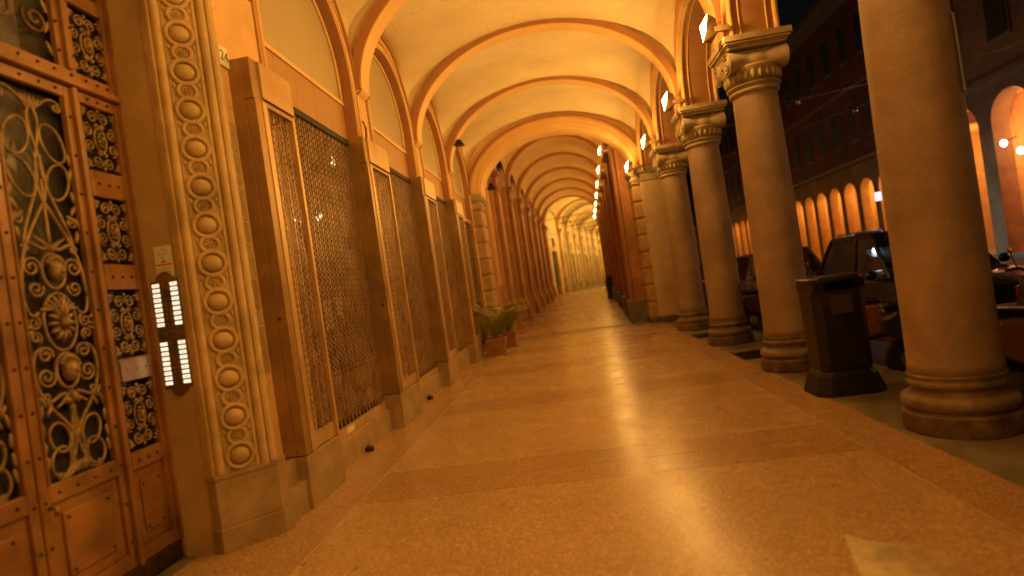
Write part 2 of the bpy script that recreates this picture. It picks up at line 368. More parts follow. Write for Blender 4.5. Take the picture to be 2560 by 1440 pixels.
def arch_wall(X, thick, y0, y1, z0, z1, yc, r, zs, zb, m_, parent, name='wall', F=None, m_sof=None, rz=None):
    """wall in the plane x=X, solid towards X+thick, with an arched opening from zb up"""
    ap = arch_pts(yc, r, zs, 20, rz); b = MB()
    inner = [(yc-r, zb)] + ap + [(yc+r, zb)]
    outer = []
    for (y, z) in inner:
        if z <= zs+1e-6: outer.append((y0 if y < yc else y1, z))
        else:
            a = math.atan2(z-zs, y-yc); dx, dz = math.cos(a), math.sin(a)
            tx = ((y1-yc)/dx if dx > 0 else (y0-yc)/dx) if abs(dx) > 1e-6 else 1e9
            tz = (z1-zs)/dz if dz > 1e-6 else 1e9
            t = min(tx, tz); outer.append((yc+dx*t, zs+dz*t))
    for xx, flip in ((X, 0), (X+thick, 1)):
        vs = [(xx, y, z) for y, z in inner] + [(xx, y, z) for y, z in outer]; n = len(inner)
        fs = [(i, i+1, n+i+1, n+i) for i in range(n-1)]
        # corner fill
        for i in range(n-1):
            (ya, za), (yb_, zb_) = outer[i], outer[i+1]
            if abs(ya-yb_) > 1e-5 and abs(za-zb_) > 1e-5:
                cy_ = y0 if (abs(ya-y0) < 1e-5 or abs(yb_-y0) < 1e-5) else y1
                vs.append((xx, cy_, z1)); fs.append((n+i, n+i+1, len(vs)-1))
        b.add(vs, fs, F)
        if zb > z0+1e-4: b.add([(xx, y0, z0), (xx, y1, z0), (xx, y1, zb), (xx, y0, zb)], [(0, 1, 2, 3)], F)
    o = b.build(name, m_, parent)
    s_ = MB(); n = len(inner)
    s_.add([(X, y, z) for y, z in inner]+[(X+thick, y, z) for y, z in inner], [(i, i+1, n+i+1, n+i) for i in range(n-1)], F)
    s_.build('soffit', m_sof or m_, parent)
    return o
def arc_tube(X, yc, r, zs, rad, m_, parent, name='moulding', F=None, zb=None, rz=None, seg=6):
    ap = arch_pts(yc, r, zs, 28, rz); pts = [(X, y, z) for y, z in ap]
    if zb is not None: pts = [(X, yc-r, zb)] + pts + [(X, yc+r, zb)]
    return MB().tube(pts, rad, seg, M=F, ref=(1, 0, 0)).build(name, m_, parent, smooth=True)
def rib(F, y, xl, xr, zs, zc, wd, dp, m_, me, parent, drop=.0, name='arch_rib', corbel=True):
    xc = (xl+xr)/2; w = (xr-xl)/2; n = 48; path = []; fr = []
    for k in range(n+1):
        t = math.pi*k/n; p = Vector((xc-w*math.cos(t), y, zs+(zc-zs)*math.sin(t)))
        nrm = Vector((-(1)*math.cos(t)*(zc-zs), 0, w*math.sin(t))).normalized()   # outward
        path.append(p); fr.append((nrm, Vector((0, 1, 0))))
    if F:
        R3 = F.to_3x3(); path = [F @ p for p in path]; fr = [(R3 @ a, R3 @ b_) for a, b_ in fr]
    h = wd/2
    o = MB().sweep(path, [(0, -h+.02), (0, h-.02), (dp+.05, h-.02), (dp+.05, -h+.02)], fr).build(name, m_, parent, smooth=False)
    for s in (-1, 1):
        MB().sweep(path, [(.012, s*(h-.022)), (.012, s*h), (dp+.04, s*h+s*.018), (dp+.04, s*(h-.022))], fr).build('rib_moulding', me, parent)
    return o
ZL = 1.40
for i in range(len(COLY)-1):
    vault(None, COLY[i]+.0, COLY[i+1], XL, XR, ZS+.03, ZC+.06, ZL, M_vault, bld)
for i, y in enumerate(COLY[:-1]):
    rib(None, y, XL+.08, XR-.08, ZS, ZC-.02, .34, .08, M_rib, M_ribedge, bld)
    # left corbel below the rib foot
    prof = [(XL, 4.32), (XL+.03, 4.335), (XL+.06, 4.36), (XL+.078, 4.385), (XL+.078, 4.42), (XL, 4.42)]
    MB().prism(prof, 'y', y-.165, y+.165).build('corbel', M_rib, bld)
    for e in (-1, 1): MB().tube([(XL, y+e*.16, 4.32), (XL+.03, y+e*.16, 4.33), (XL+.06, y+e*.16, 4.355), (XL+.08, y+e*.16, 4.39)], .010, 5).build('corbel_moulding', M_ribedge, bld)
# left wall, bay by bay
def plain_wall(y0, y1, z0=0, z1=6.3, X=XL, m_=M_wall):
    return MB().box(X-.3, y0, z0, X, y1, z1).build('wall', m_, bld)
plain_wall(-8, 1.70); plain_wall(1.70, 3.96, 4.55); plain_wall(3.96, 4.7)
for i in range(3, 7):
    y0, y1 = COLY[i], COLY[i+1]; yc = (y0+y1)/2
    arch_wall(XL, -.30, y0, y1, 0, 6.3, yc, 1.12, 4.38, 0.001, M_wall, bld, m_sof=M_panel)
    arc_tube(XL+.005, yc, 1.165, 4.38, .022, M_rib, bld, zb=3.4); arc_tube(XL+.005, yc, 1.24, 4.38, .014, M_ribedge, bld, zb=3.4)
    # frosted lunette window and frame
    lun = [(yc-1.12, 4.17)] + arch_pts(yc, 1.12, 4.38, 24) + [(yc+1.12, 4.17)]
    MB().prism(lun, 'x', -2.60, -2.58).build('lunette_glass', M_tymp, bld)
    arc_tube(-2.565, yc, 1.085, 4.38, .02, M_rib, bld, zb=4.17, name='lunette_frame')
    MB().box(-2.62, yc-1.12, 4.13, -2.55, yc+1.12, 4.18).build('lunette_sill', M_rib, bld)
    # planked fascia above the gate
    if i == 3:
        n = 5; w = 2.24/n
        me = MB().box(-.016, .0015, 3.55, .016, w-.0015, 4.13).mesh('plank', M_woodp)
        for k in range(n): put(me, 'plank', bld, (-2.585, yc-1.12+w*k, 0))
    else:
        MB().box(-2.60, yc-1.12, 3.55, -2.57, yc+1.12, 4.13).build('fascia', M_woodp, bld)
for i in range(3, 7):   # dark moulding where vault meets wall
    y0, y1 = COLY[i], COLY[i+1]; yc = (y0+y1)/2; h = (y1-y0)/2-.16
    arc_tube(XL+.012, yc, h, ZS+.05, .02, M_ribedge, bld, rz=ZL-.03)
# outer arcade wall above the columns
for i in range(0, 7):
    y0, y1 = COLY[i], COLY[i+1]; yc = (y0+y1)/2; r = (y1-y0)/2-.31
    arch_wall(XR, .60, y0, y1, 4.12, 6.4, yc, r, 4.30, 4.12, M_wall, bld, name='arcade_wall', m_sof=M_panel)
    for X in (XR+.035, XR+.565): arc_tube(X, yc, r-.005, 4.30, .035, M_wall, bld, zb=4.12)
    for X in (XR+.14, XR+.46): arc_tube(X, yc, r-.003, 4.30, .012, M_wall, bld, zb=4.12)
    arc_tube(XR-.004, yc, r+.05, 4.30, .03, M_wall, bld, zb=4.12); arc_tube(XR-.004, yc, r+.13, 4.30, .018, M_wall, bld, zb=4.12)
MB().box(-9, -8, 6.42, XR+.62, 16.9, 14).build('upper_storeys', M_wall, bld)
MB().box(-9, -8.3, 0, XL-.32, -8, 6.4).build('end_wall', M_wall, bld)
MB().box(XL-.3, 16.2, 0, XL, 17.0, 6.4).build('wall', M_wall, bld)
# column builder --------------------------------------------------------
def make_column(label, x, y, r=.285, group='sandstone columns of the portico'):
    t = thing('column', label, 'column', (x, y, 0), group)
    k = .375/.43
    MB().lathe([(.43*k, 0), (.435*k, .03), (.43*k, .15), (.41*k, .16)], seg=16, a0=R(11)).build('plinth', M_base, t, autos=25, bevel=.012)
    prof = [(.40*k, .16)] + [(.375*k+.04*math.cos(a), .22+.05*math.sin(a)) for a in [R(-80+20*q) for q in range(9)]] + \
           [(.34*k, .28), (.325*k, .30), (.33*k, .33)] + [(.335*k+.025*math.cos(a), .36+.028*math.sin(a)) for a in [R(-70+20*q) for q in range(8)]] + [(r*1.04, .40), (r*1.08, .415), (r*1.05, .43)]
    MB().lathe(prof, seg=40).build('base', M_cbase, t, smooth=True)
    sh = [(r*1.05, .43), (r*1.012, .50), (r, .8), (r, 1.6), (r*.985, 2.3), (r*.95, 3.0), (r*.915, 3.44), (r*.915, 3.46)]
    MB().lathe(sh, seg=48).build('shaft', M_col, t, smooth=True)
    # necking, egg band, volutes, abacus
    ra = r*.95
    pr = [(ra, 3.45)] + [(ra+.028*math.cos(a), 3.485+.026*math.sin(a)) for a in [R(-80+20*q) for q in range(9)]] + [(ra+.005, 3.515), (ra+.012, 3.53), (ra+.045, 3.545), (ra+.05, 3.56), (ra+.01, 3.57)]
    MB().lathe(pr, seg=40).build('necking', M_cap, t, smooth=True)
    eg = MB().lathe([(ra, 3.56), (ra+.02, 3.62), (ra+.06, 3.70), (ra+.09, 3.74), (ra+.09, 3.76)], seg=32)
    for q in range(24):
        a = 2*math.pi*q/24; eg.ball(((ra+.045)*math.cos(a), (ra+.045)*math.sin(a), 3.66), .03, .03, .07, 6, 5)
    eg.build('egg_band', M_cap, t, smooth=True)
    for s in (-1, 1):
        pf = []
        L_ = .345
        for q in range(17):
            xx = -L_+2*L_*q/16; rr = .135 - .055*max(0, math.cos(math.pi*xx/(2*L_)))**1.5 + (.018 if abs(xx) < .06 else 0)
            pf.append((rr, xx))
        v_ = MB().lathe(pf, (0, s*.225, 3.83), 20, axis='x')
        v_.build('volute', M_cap, t, autos=50)
        sp = MB()
        for e in (-1, 1):
            pts = [(e*(L_+.008), s*.225 + s*(.125-.105*u)*math.cos(u*2.25*2*math.pi+R(90)), 3.83+(.125-.105*u)*math.sin(u*2.25*2*math.pi+R(90))) for u in [q/44. for q in range(45)]]
            sp.tube(pts, .013, 5, ref=(1, 0, 0)); sp.ball((e*(L_+.005), s*.225, 3.83), .02, .022, .022, 8, 5)
        sp.build('volute_scroll', M_cap, t, smooth=True)
    MB().box(-.33, -.23, 3.86, .33, .23, 3.965).build('capital_block', M_cap, t)
    ab = MB()
    for a, z0, z1 in ((.345, 3.965, 3.99), (.36, 3.99, 4.01), (.385, 4.01, 4.04), (.40, 4.04, 4.115)): ab.box(-a, -a, z0, a, a, z1)
    ab.build('abacus', M_cap, t, bevel=.008)
    return t
make_column('thick sandstone column nearest the viewer at the right edge, with a paper strip stuck on it', 2.73, 4.62, .29)
make_column('sandstone column with scrolled capital directly behind the dark litter bin', 2.62, 7.6)
make_column('third sandstone column from the right, between the bin column and the slimmer one beyond', 2.62, 10.45)
make_column('farthest and smallest round sandstone column, just before the square pier', 2.62, 13.35)
for y in (-3.85, -1.0, 1.85): make_column('sandstone column of the portico standing behind the viewer, out of the picture', 2.62, y)
# square pier and big transverse arch
pier = thing('square_pier', 'plain square pier with moulded cap at the end of the round columns', 'pier', (2.55, 16.3, 0))
MB().box(-.30, -.35, .16, .30, .35, 3.86).build('shaft', mat('tan_stone', (.62, .46, .29), .7, var=.08, stain=.1), pier, bevel=.01)
MB().box(-.34, -.39, 0, .34, .39, .16).build('base', M_base, pier, bevel=.01)
b = MB()
for a, z0, z1 in ((.02, 3.86, 3.90), (.0, 3.90, 4.06), (.03, 4.06, 4.09), (.06, 4.09, 4.16), (.08, 4.16, 4.22)): b.box(-.30-a, -.35-a, z0, .30+a, .35+a, z1)
b.build('cap', M_cap, pier)
MB().box(2.3, 15.9, 4.22, 2.9, 17, 6.4).build('wall', M_wall, bld)
# big arch
def ring(y0, y1, w0, w1, z0c, z1c, zs, m_, name, par, n=40):
    vs = []; fs = []
    xc = .02
    for (w, zc) in ((w0, z0c), (w1, z1c)):
        for y in (y0, y1):
            for k in range(n+1):
                t = math.pi*k/n; vs.append((xc-w*math.cos(t), y, zs+(zc-zs)*math.sin(t)))
    q = n+1
    for k in range(n): fs += [(k, k+1, q+k+1, q+k), (2*q+k, 3*q+k, 3*q+k+1, 2*q+k+1), (k, 2*q+k, 2*q+k+1, k+1), (q+k, q+k+1, 3*q+k+1, 3*q+k)]
    fs += [(0, q, 3*q, 2*q), (n, 2*q+n, 3*q+n, q+n)]
    return MB().add(vs, fs).build(name, m_, par, autos=30)
ring(16.02, 16.85, 2.10, 2.60, 5.68, 6.3, 4.22, M_rib, 'great_arch', bld)
ring(15.98, 16.03, 2.16, 2.42, 5.76, 5.98, 4.22, M_rib, 'archivolt', bld)
ring(15.94, 15.99, 2.30, 2.44, 5.88, 6.02, 4.22, M_rib, 'archivolt', bld)
ring(15.90, 15.97, 2.38, 2.44, 5.96, 6.03, 4.22, M_ribedge, 'archivolt', bld)
for s, X0 in ((-1, -2.08), (1, 2.12)):
    t = thing('rusticated_pier', 'left' if s < 0 else 'right', 'pier', (X0+s*.02, 16.45, 0))
    t['label'] = 'half column of stacked rounded blocks ' + ('at left foot of great arch, behind potted palms' if s < 0 else 'at right foot of great arch, past square pier')
    x0, x1 = (-.42, -.04) if s < 0 else (-.13, .35)
    MB().box(x0, -.4, 0, x1, .4, .12).build('base', M_base, t)
    MB().box(x0+.03, -.36, .12, x1-.03, .36, 3.9).build('core', M_ribedge, t)
    me = MB().box(x0, -.40, 0, x1, .40, .425).mesh('block', mat('rustic_stone', (.50, .31, .16), .65, var=.12, scale=5, fine=.1, stain=.15))
    for k in range(8):
        o = put(me, 'block', t, (random.uniform(-.006, .006), random.uniform(-.006, .006), .15+.455*k)); bb = o.modifiers.new('b', 'BEVEL'); bb.width = .045; bb.segments = 3
    b = MB()
    for a, z0, z1 in ((0, 3.82, 3.9), (.02, 3.9, 3.95), (-.02, 3.95, 4.05), (.03, 4.05, 4.10), (.06, 4.10, 4.23)): b.box(x0-a, -.42-a, z0, x1+a, .42+a, z1)
    b.build('capital', M_cap, t)
# ------------------------------------------------------------------ portal (left)
PJ = 3.70   # plane of the near jamb
MB().box(-3.0, PJ, 0, -2.60, 4.0, 4.55).build('jamb', M_stone2, bld)
MB().box(-3.0, 1.2, 0, -2.28, 1.74, 4.55).build('jamb', M_stone2, bld)
MB().box(-3.6, 1.2, 4.5, -2.9, 4.0, 6.3).build('lintel', M_stone, bld)
A_ = Vector((-2.555, 3.70, 0)); B_ = Vector((-2.275, 3.945, 0)); dv = (B_-A_); Ls = dv.length; dv.normalize(); nv = Vector((dv.y, -dv.x, 0))
def splay(poly, z0, z1, name, m_, smooth=False):
    P = [A_+dv*p[0]+nv*p[1] for p in poly]; b = MB()
    b.prism([(p.x, p.y) for p in P], 'z', z0, z1); return b.build(name, m_, bld, autos=40 if smooth else None)
MB().add([tuple(A_), tuple(B_), (-2.275, 4.00, 0), (-2.45, 4.00, 0), (-2.62, 3.72, 0), tuple(A_+Vector((0,0,4.55))), tuple(B_+Vector((0,0,4.55))), (-2.275, 4.00, 4.55), (-2.45, 4.00, 4.55), (-2.62, 3.72, 4.55)],
         [(0, 1, 6, 5), (1, 2, 7, 6), (2, 3, 8, 7), (4, 0, 5, 9), (3, 4, 9, 8)]).build('portal_pilaster', M_stone, bld)
def rollp(c, r, n=12): return [(c+r*math.cos(R(180*k/n)), r*math.sin(R(180*k/n))) for k in range(n+1)]
splay(rollp(.030, .031), .52, 4.55, 'roll_moulding', M_stone, True); splay(rollp(.316, .032), .52, 4.55, 'roll_moulding', M_stone, True)
splay([(.066, 0), (.066, .010), (.073, .010), (.073, 0)], .52, 4.55, 'fillet', M_stone)
splay([(.260, 0), (.260, .016), (.280, .016), (.280, 0)], .52, 4.55, 'fillet', M_stone)
splay([(.353, 0), (.353, .016), (.372, .016), (.372, 0)], .52, 4.55, 'fillet', M_stone)
for xa, pj in ((-2.607, .010), (-2.585, .018), (-2.563, .026)): MB().box(xa-.010, PJ-pj, .52, xa+.010, PJ+.02, 4.55).build('fillet', M_stone, bld)
# guilloche with eggs and rosettes
def sp_pt(s_, z, out): return tuple(A_+dv*s_+nv*out+Vector((0, 0, z)))
SC = .163; PITCH = .268; Z0 = .626
Msp = Matrix(((dv.x, nv.x, 0, A_.x), (dv.y, nv.y, 0, A_.y), (0, 0, 1, 0), (0, 0, 0, 1)))
eggb = MB(); 
def local_ellipsoid(s_, z, a, bq, c): return MB().ball((0, 0, 0), a, bq, c, 18, 12)
egg_me = MB().ball((0, 0, 0), .066, .042, .058, 18, 12).mesh('egg', M_stone, True)
ringpts = [(.083*math.cos(2*math.pi*k/30), 0, .084*math.sin(2*math.pi*k/30)) for k in range(30)]
ring_me = MB().tube(ringpts, .017, 8, True, ref=(0, 1, 0), rb=.019).mesh('ring', M_stone, True)
rb_ = MB()
rb_.tube([(.058*math.cos(2*math.pi*k/20), 0, .054*math.sin(2*math.pi*k/20)) for k in range(20)], .016, 8, True, ref=(0, 1, 0), rb=.018)
rb_.tube([(.033*math.cos(2*math.pi*k/16), 0, .031*math.sin(2*math.pi*k/16)) for k in range(16)], .006, 5, True, ref=(0, 1, 0))
for k in range(5):
    a = 2*math.pi*k/5; rb_.ball((.016*math.cos(a), .004, .016*math.sin(a)), .010, .009, .010, 6, 4)
rb_.ball((0, .01, 0), .007, .008, .007, 6, 4)
ros_me = rb_.mesh('rosette', M_stone, True)
rotz = math.atan2(dv.y, dv.x)
nv_l = Matrix.Rotation(rotz, 4, 'Z')
def putsp(me, name, z, out):
    o = bpy.data.objects.new(name, me); C.objects.link(o); o.parent = bld
    o.location = sp_pt(SC, z, out); o.rotation_euler = (0, 0, rotz+math.pi); return o
# rotation: local +y must face nv
for k in range(0, 15):
    z = Z0+PITCH*k
    if z > 4.5: break
    putsp(egg_me, 'egg', z, .006); putsp(ring_me, 'ring', z, .008)
    if z-PITCH/2 > .54: putsp(ros_me, 'rosette', z-PITCH/2, .006)
for s0 in (.072, .275):  # small leaves in the spandrels
    lme = MB().ball((0, 0, 0), .012, .012, .024, 6, 4).mesh('spandrel_leaf', M_stone, True)
    for k in range(0, 30):
        z = .60+PITCH/2*k+PITCH/4
        if z < 4.5: put(lme, 'spandrel_leaf', bld, tuple(A_+dv*(s0+(.012 if s0 < .2 else -.03))+nv*.004+Vector((0, 0, z))))
# portal foot block and wall plinth
ft = MB(); off = [(A_.x-.06, PJ-.014), (-2.545, PJ-.035), (-2.255, 3.945), (-2.245, 4.04), (-2.60, 4.04)]
ft.prism(off, 'z', .17, .50); ft.build('pilaster_block', M_base2, bld, bevel=.006)
off2 = [(A_.x-.07, PJ-.02), (-2.54, PJ-.048), (-2.24, 3.935), (-2.23, 4.05), (-2.60, 4.05)]
MB().prism(off2, 'z', 0, .17).build('pilaster_plinth', M_base2, bld, bevel=.006)
MB().prism([(A_.x-.068, PJ-.018), (-2.54, PJ-.042), (-2.25, 3.94), (-2.238, 4.045), (-2.60, 4.045)], 'z', .50, .53).build('pilaster_fillet', M_base2, bld)
MB().box(-2.6, 4.04, 0, -2.26, 4.36, .24).build('wall_plinth', M_base2, bld, bevel=.006)
MB().box(-2.6, 4.04, .24, -2.33, 4.36, .42).build('wall_plinth', M_base2, bld, bevel=.008)
# ------------------------------------------------------------------ portal door
XD = -2.88
door = thing('portal_door', 'tall brown wooden double door with scrolling iron grilles and studs at left', 'door', (XD, 2.74, 0))
def dbox(name, y0, y1, z0, z1, x0=-.04, x1=.0, m_=M_wood, bevel=.006, par=door):
    return MB().box(x0, y0-2.74, z0, x1, y1-2.74, z1).build(name, m_, par, bevel=bevel)
# frame and transom
dbox('frame', 3.69, 3.74, 0, 4.55, -.08, .035); dbox('frame', 1.74, 1.79, 0, 4.55, -.08, .035)
dbox('transom_bar', 1.79, 3.69, 3.125, 3.165, -.08, .045); dbox('transom_bar', 1.79, 3.69, 3.17, 3.235, -.08, .012)
dbox('kick_board', 2.75, 3.69, .02, .13, -.05, .02, M_stud)
dbox('kick_board', 1.79, 2.73, .02, .13, -.05, .02, M_stud)
for sgn in (1, -1):
    def Y(a): return 2.74 + sgn*(a-2.74)
    def bx(name, a, b_, z0, z1, x0=-.04, x1=0., m_=M_wood, bevel=.006): return dbox(name, min(Y(a), Y(b_)), max(Y(a), Y(b_)), z0, z1, x0, x1, m_, bevel)
    bx('stile', 2.745, 2.80, .13, 3.12); bx('stile', 3.27, 3.385, .13, 3.12); bx('stile', 3.66, 3.69, .13, 3.12, -.04, .004)
    bx('moulding', 3.31, 3.345, .13, 3.12, 0, .03); 
    bx('rail', 2.80, 3.27, 3.05, 3.12); bx('rail', 2.80, 3.27, .71, .81); bx('rail', 2.80, 3.27, .13, .22)
    for z0, z1 in ((3.05, 3.12), (2.455, 2.625), (1.855, 2.02), (1.26, 1.41), (.70, .81), (.13, .22)): bx('rail', 3.385, 3.66, z0, z1, -.04, .002)
    bx('panel', 2.80, 3.27, .22, .71, -.04, -.022); bx('raised_panel', 2.87, 3.20, .29, .64, -.022, -.006, bevel=.012)
    bx('panel', 3.385, 3.66, .22, .70, -.04, -.022); bx('raised_panel', 3.44, 3.605, .29, .63, -.022, -.006, bevel=.012)
    for (a, b_, z0, z1) in ((2.80, 3.27, .81, 3.05),): # inner bead
        for q in (a, b_-.014): bx('bead', q, q+.014, z0, z1, -.03, .01)
    # transom lights
    bx('stile', 2.745, 2.80, 3.235, 4.55); bx('stile', 3.27, 3.395, 3.235, 4.55); bx('stile', 3.66, 3.69, 3.235, 4.55); bx('moulding', 3.31, 3.345, 3.235, 4.55, 0, .03)
    bx('rail', 3.395, 3.66, 3.70, 3.80, -.04, .002); bx('glass', 2.76, 3.68, 3.2, 4.55, -.075, -.07, M_dglass, 0); bx('glass', 2.76, 3.68, .75, 3.1, -.075, -.07, M_dglass, 0)
# backing: dim vestibule with a pale blind in the upper part
MB().box(-.9, -1.05, 0, -.85, 1.05, 4.6).build('vestibule_wall', mat('vestibule', (.08, .05, .03), .8), door)
MB().box(-.13, -.93, 2.08, -.12, .40, 4.3).build('blind', mat('blind_cloth', (.60, .56, .52), .8, var=.2, scale=2), door)
MB().box(-.35, -.93, .05, -.33, .93, .95).build('inner_board', mat('inner_board', (.12, .09, .075), .8, var=.25, scale=2), door)
# iron scrolls
def spiral(c, r0, r1, a0, turns, n=26):
    return [(c[0]+(r0+(r1-r0)*k/n)*math.cos(a0+turns*2*math.pi*k/n), c[1]+(r0+(r1-r0)*k/n)*math.sin(a0+turns*2*math.pi*k/n)) for k in range(n+1)]
def bez(p0, p1, p2, p3, n=20):
    o = []
    for k in range(n+1):
        t = k/n; a = (1-t)**3; b_ = 3*t*(1-t)**2; c = 3*t*t*(1-t); d = t**3
        o.append((a*p0[0]+b_*p1[0]+c*p2[0]+d*p3[0], a*p0[1]+b_*p1[1]+c*p2[1]+d*p3[1]))
    return o
def oval(c, a, b_, tilt=0, n=26):
    return [(c[0]+a*math.cos(t)*math.cos(tilt)-b_*math.sin(t)*math.sin(tilt), c[1]+a*math.cos(t)*math.sin(tilt)+b_*math.sin(t)*math.cos(tilt)) for t in [2*math.pi*k/n for k in range(n)]]
class Iron(MB):
    def c(s, pts, r=.008, closed=False, both=True, dx=0):
        for q in ((1, -1) if both else (1,)):
            s.tube([(dx, q*p[0], p[1]) for p in pts], r, 5, closed, ref=(1, 0, 0), rb=(max(r) if isinstance(r, list) else r)*1.3)
    def leaf(s, p, a, b_, tilt=0, both=True, out=.012):
        for q in ((1, -1) if both else (1,)):
            M = Matrix.Translation((out*.4, q*p[0], p[1])) @ Matrix.Rotation(q*tilt, 4, 'X')
            s.ball((0, 0, 0), out, a, b_, 7, 5, M)
def small_grille():
    g = Iron()
    for qz in (1, -1):
        g.c([(p[0], qz*p[1]) for p in spiral((.045, .145), .043, .008, R(190), -1.6)], .0075)
        g.c([(p[0], qz*p[1]) for p in spiral((.098, .052), .043, .008, R(100), -1.6)], .0075)
        g.leaf((.122, qz*.175), .010, .03, -qz*R(35)); g.leaf((.105, qz*.185), .008, .022, -qz*R(70)); g.leaf((.128, qz*.155), .008, .02, 0)
        g.leaf((.0, qz*.19), .012, .016, 0, False); g.leaf((.03, qz*.095), .01, .02, qz*R(40)); g.leaf((.013, qz*.08), .009, .022, qz*R(10))
    g.c(oval((0, 0), .050, .082), .007, True, False); g.leaf((0, 0), .02, .03, 0, False, .028)
    for k in range(8):
        a = 2*math.pi*k/8+.3; g.leaf((.026*math.cos(a), .045*math.sin(a)), .009, .018, a, False, .016)
    g.leaf((.138, 0), .008, .016)
    return g.mesh('scroll_grille', M_iron, True)
sg = small_grille()
for sgn in (1, -1):
    for zc in (2.84, 2.238, 1.63, 1.035, 3.468):
        put(sg, 'scroll_grille', door, (-.018, sgn*(3.525-2.74), zc), sc=(1, .95, 1))
def big_grille():
    g = Iron()   # origin at z=1.70, half width .225
    # shell and top scrolls
    for k in range(-3, 4): g.leaf((abs(k)*.02*(1 if k > 0 else -1), 1.25), .009, .04, -k*R(16), False)
    g.c(bez((.02, 1.21), (.10, 1.30), (.16, 1.33), (.20, 1.27)), .009); g.c(spiral((.175, 1.26), .028, .006, R(20), -1.3, 18), .008)
    for y0, s_ in ((1.03, 1), (.80, -1)):
        g.c(oval((.115, y0), .072, .115, R(22*s_)), .0085, True)
    g.c(bez((.01, 1.22), (.10, 1.10), (-.12, .85), (.02, .62)), .009)
    g.c(bez((.02, .95), (-.02, .75), (.12, .62), (.16, .42)), .009)
    g.c(bez((0, .80), (.0, .7), (0, .6), (0, .42)), .011, both=False)
    g.c(bez((.01, .66), (.10, .50), (.21, .38), (.205, .12)), .010); g.c(bez((.205, .12), (.20, .02), (.16, .0), (.13, .04)), .009)
    for p, t in (((.20, .72), 10), ((.19, .64), -30), ((.205, .56), 20), ((.17, .58), 50), ((.19, .48), -10), ((.205, .86), -15), ((.208, .95), 5)): g.leaf(p, .013, .04, R(t))
    g.c(spiral((.175, .56), .035, .007, R(60), 1.4, 20), .007)
    # medallion one with mask
    for zc, f in ((.27, 1), (-.30, -1)):
        g.c(oval((0, zc), .072, .10), .010, True, False); g.leaf((0, zc), .045, .065, 0, False, .045)
        g.leaf((0, zc+.03), .05, .03, 0, False, .035); g.leaf((.022, zc+.012), .012, .01, 0, True, .05); g.leaf((0, zc-.005), .010, .022, 0, False, .062); g.leaf((0, zc-.035), .02, .009, 0, False, .052)
        for k in range(10):
            a = R(20+14*k); g.leaf((.058*math.cos(a), zc+.078*math.sin(a)), .012, .022, a-R(90), False, .03)
        g.c(spiral((.135, zc+.02*f), .060, .010, R(200 if f > 0 else 160), -1.7*f, 30), .0085); g.c(spiral((.125, zc-.10*f), .048, .009, R(160 if f > 0 else 200), 1.5*f, 26), .0085)
        g.c(bez((.03, zc+.13*f), (.08, zc+.11*f), (.13, zc+.20*f), (.17, zc+.13*f)), .011); g.c(spiral((.155, zc+.125*f), .025, .006, R(0), 1.2*f, 16), .008)
        for k in range(5): g.leaf((.018*k+.01, zc+f*(.135+.012*k)), .008, .028, -R(14*k)*f, True)
    # centre leaf boss
    g.c(oval((0, -.02), .105, .165), .009, True, False); g.leaf((0, -.03), .028, .035, 0, False, .055)
    for k in range(12):
        a = 2*math.pi*k/12; g.leaf((.052*math.cos(a), -.03+.07*math.sin(a)), .014, .034, a-R(90), False, .025)
    for k in range(5): g.leaf((.02*k, .10-.012*k), .012, .045, -R(22*k), True, .02)
    g.c(spiral((.165, -.02), .04, .008, R(120), 1.4, 22), .008); g.c(spiral((.165, -.10), .036, .008, R(240), -1.4, 22), .008)
    for p, t in (((.20, -.04), 80), ((.20, -.07), 60), ((.21, .0), -60)): g.leaf(p, .010, .026, R(t))
    # lower lyre
    g.c(bez((.13, -.16), (.22, -.15), (.235, -.33), (.16, -.45)), .010); g.c(bez((.16, -.45), (.10, -.55), (.03, -.58), (-.01, -.72)), .010)
    g.c(bez((.0, -.46), (.0, -.6), (.02, -.7), (-.06, -.84)), .009); g.c(bez((.01, -.5), (.0, -.62), (.07, -.72), (.02, -.86)), .009)
    g.c(oval((.105, -.60+-.06), .062, .085, R(-20)), .0085, True); g.c(oval((.115, -.79), .062, .08, R(15)), .0085, True)
    for p, t in (((.20, -.50), 10), ((.185, -.45), -25), ((.205, -.60), -5), ((.208, -.70), 5), ((.15, -.50), 30), ((.205, -.78), 8)): g.leaf(p, .012, .04, R(t))
    g.leaf((0, -.45), .02, .03, 0, False, .03); g.leaf((.03, -.47), .02, .02, 0, True, .02)
    for k in range(-3, 4): g.leaf((k*.02, -.845), .009, .036, k*R(16), False)
    g.c(spiral((.13, -.865), .022, .006, R(200), 1.4, 18), .007); g.c(bez((.02, -.84), (.06, -.88), (.09, -.88), (.12, -.885)), .008)
    return g.mesh('scroll_grille', M_iron, True)
bgm = big_grille()
for sgn in (1, -1): put(bgm, 'scroll_grille', door, (-.018, sgn*(3.035-2.74), 1.70))
tg = Iron()
for s_ in (1, -1):
    tg.c(spiral((.11, .17), .105, .012, R(200), -1.7, 34), .010); tg.c(spiral((.12, -.10), .085, .012, R(150), 1.6, 30), .010)
tg.c(oval((.0, .36), .09, .15), .009, True, False)
for k in range(6): tg.leaf((.19, -.25+.13*k), .012, .045, R(20*(-1)**k))
tgm = tg.mesh('scroll_grille', M_iron, True)
for sgn in (1, -1): put(tgm, 'scroll_grille', door, (-.018, sgn*(3.035-2.74), 3.58)); put(tgm, 'scroll_grille', door, (-.018, sgn*(3.035-2.74), 4.2))
for sgn in (1, -1):
    MB().box(-.04, sgn*(2.80-2.74), 3.25, -.005, sgn*(2.815-2.74), 4.5).build('bead', M_wood, door); 
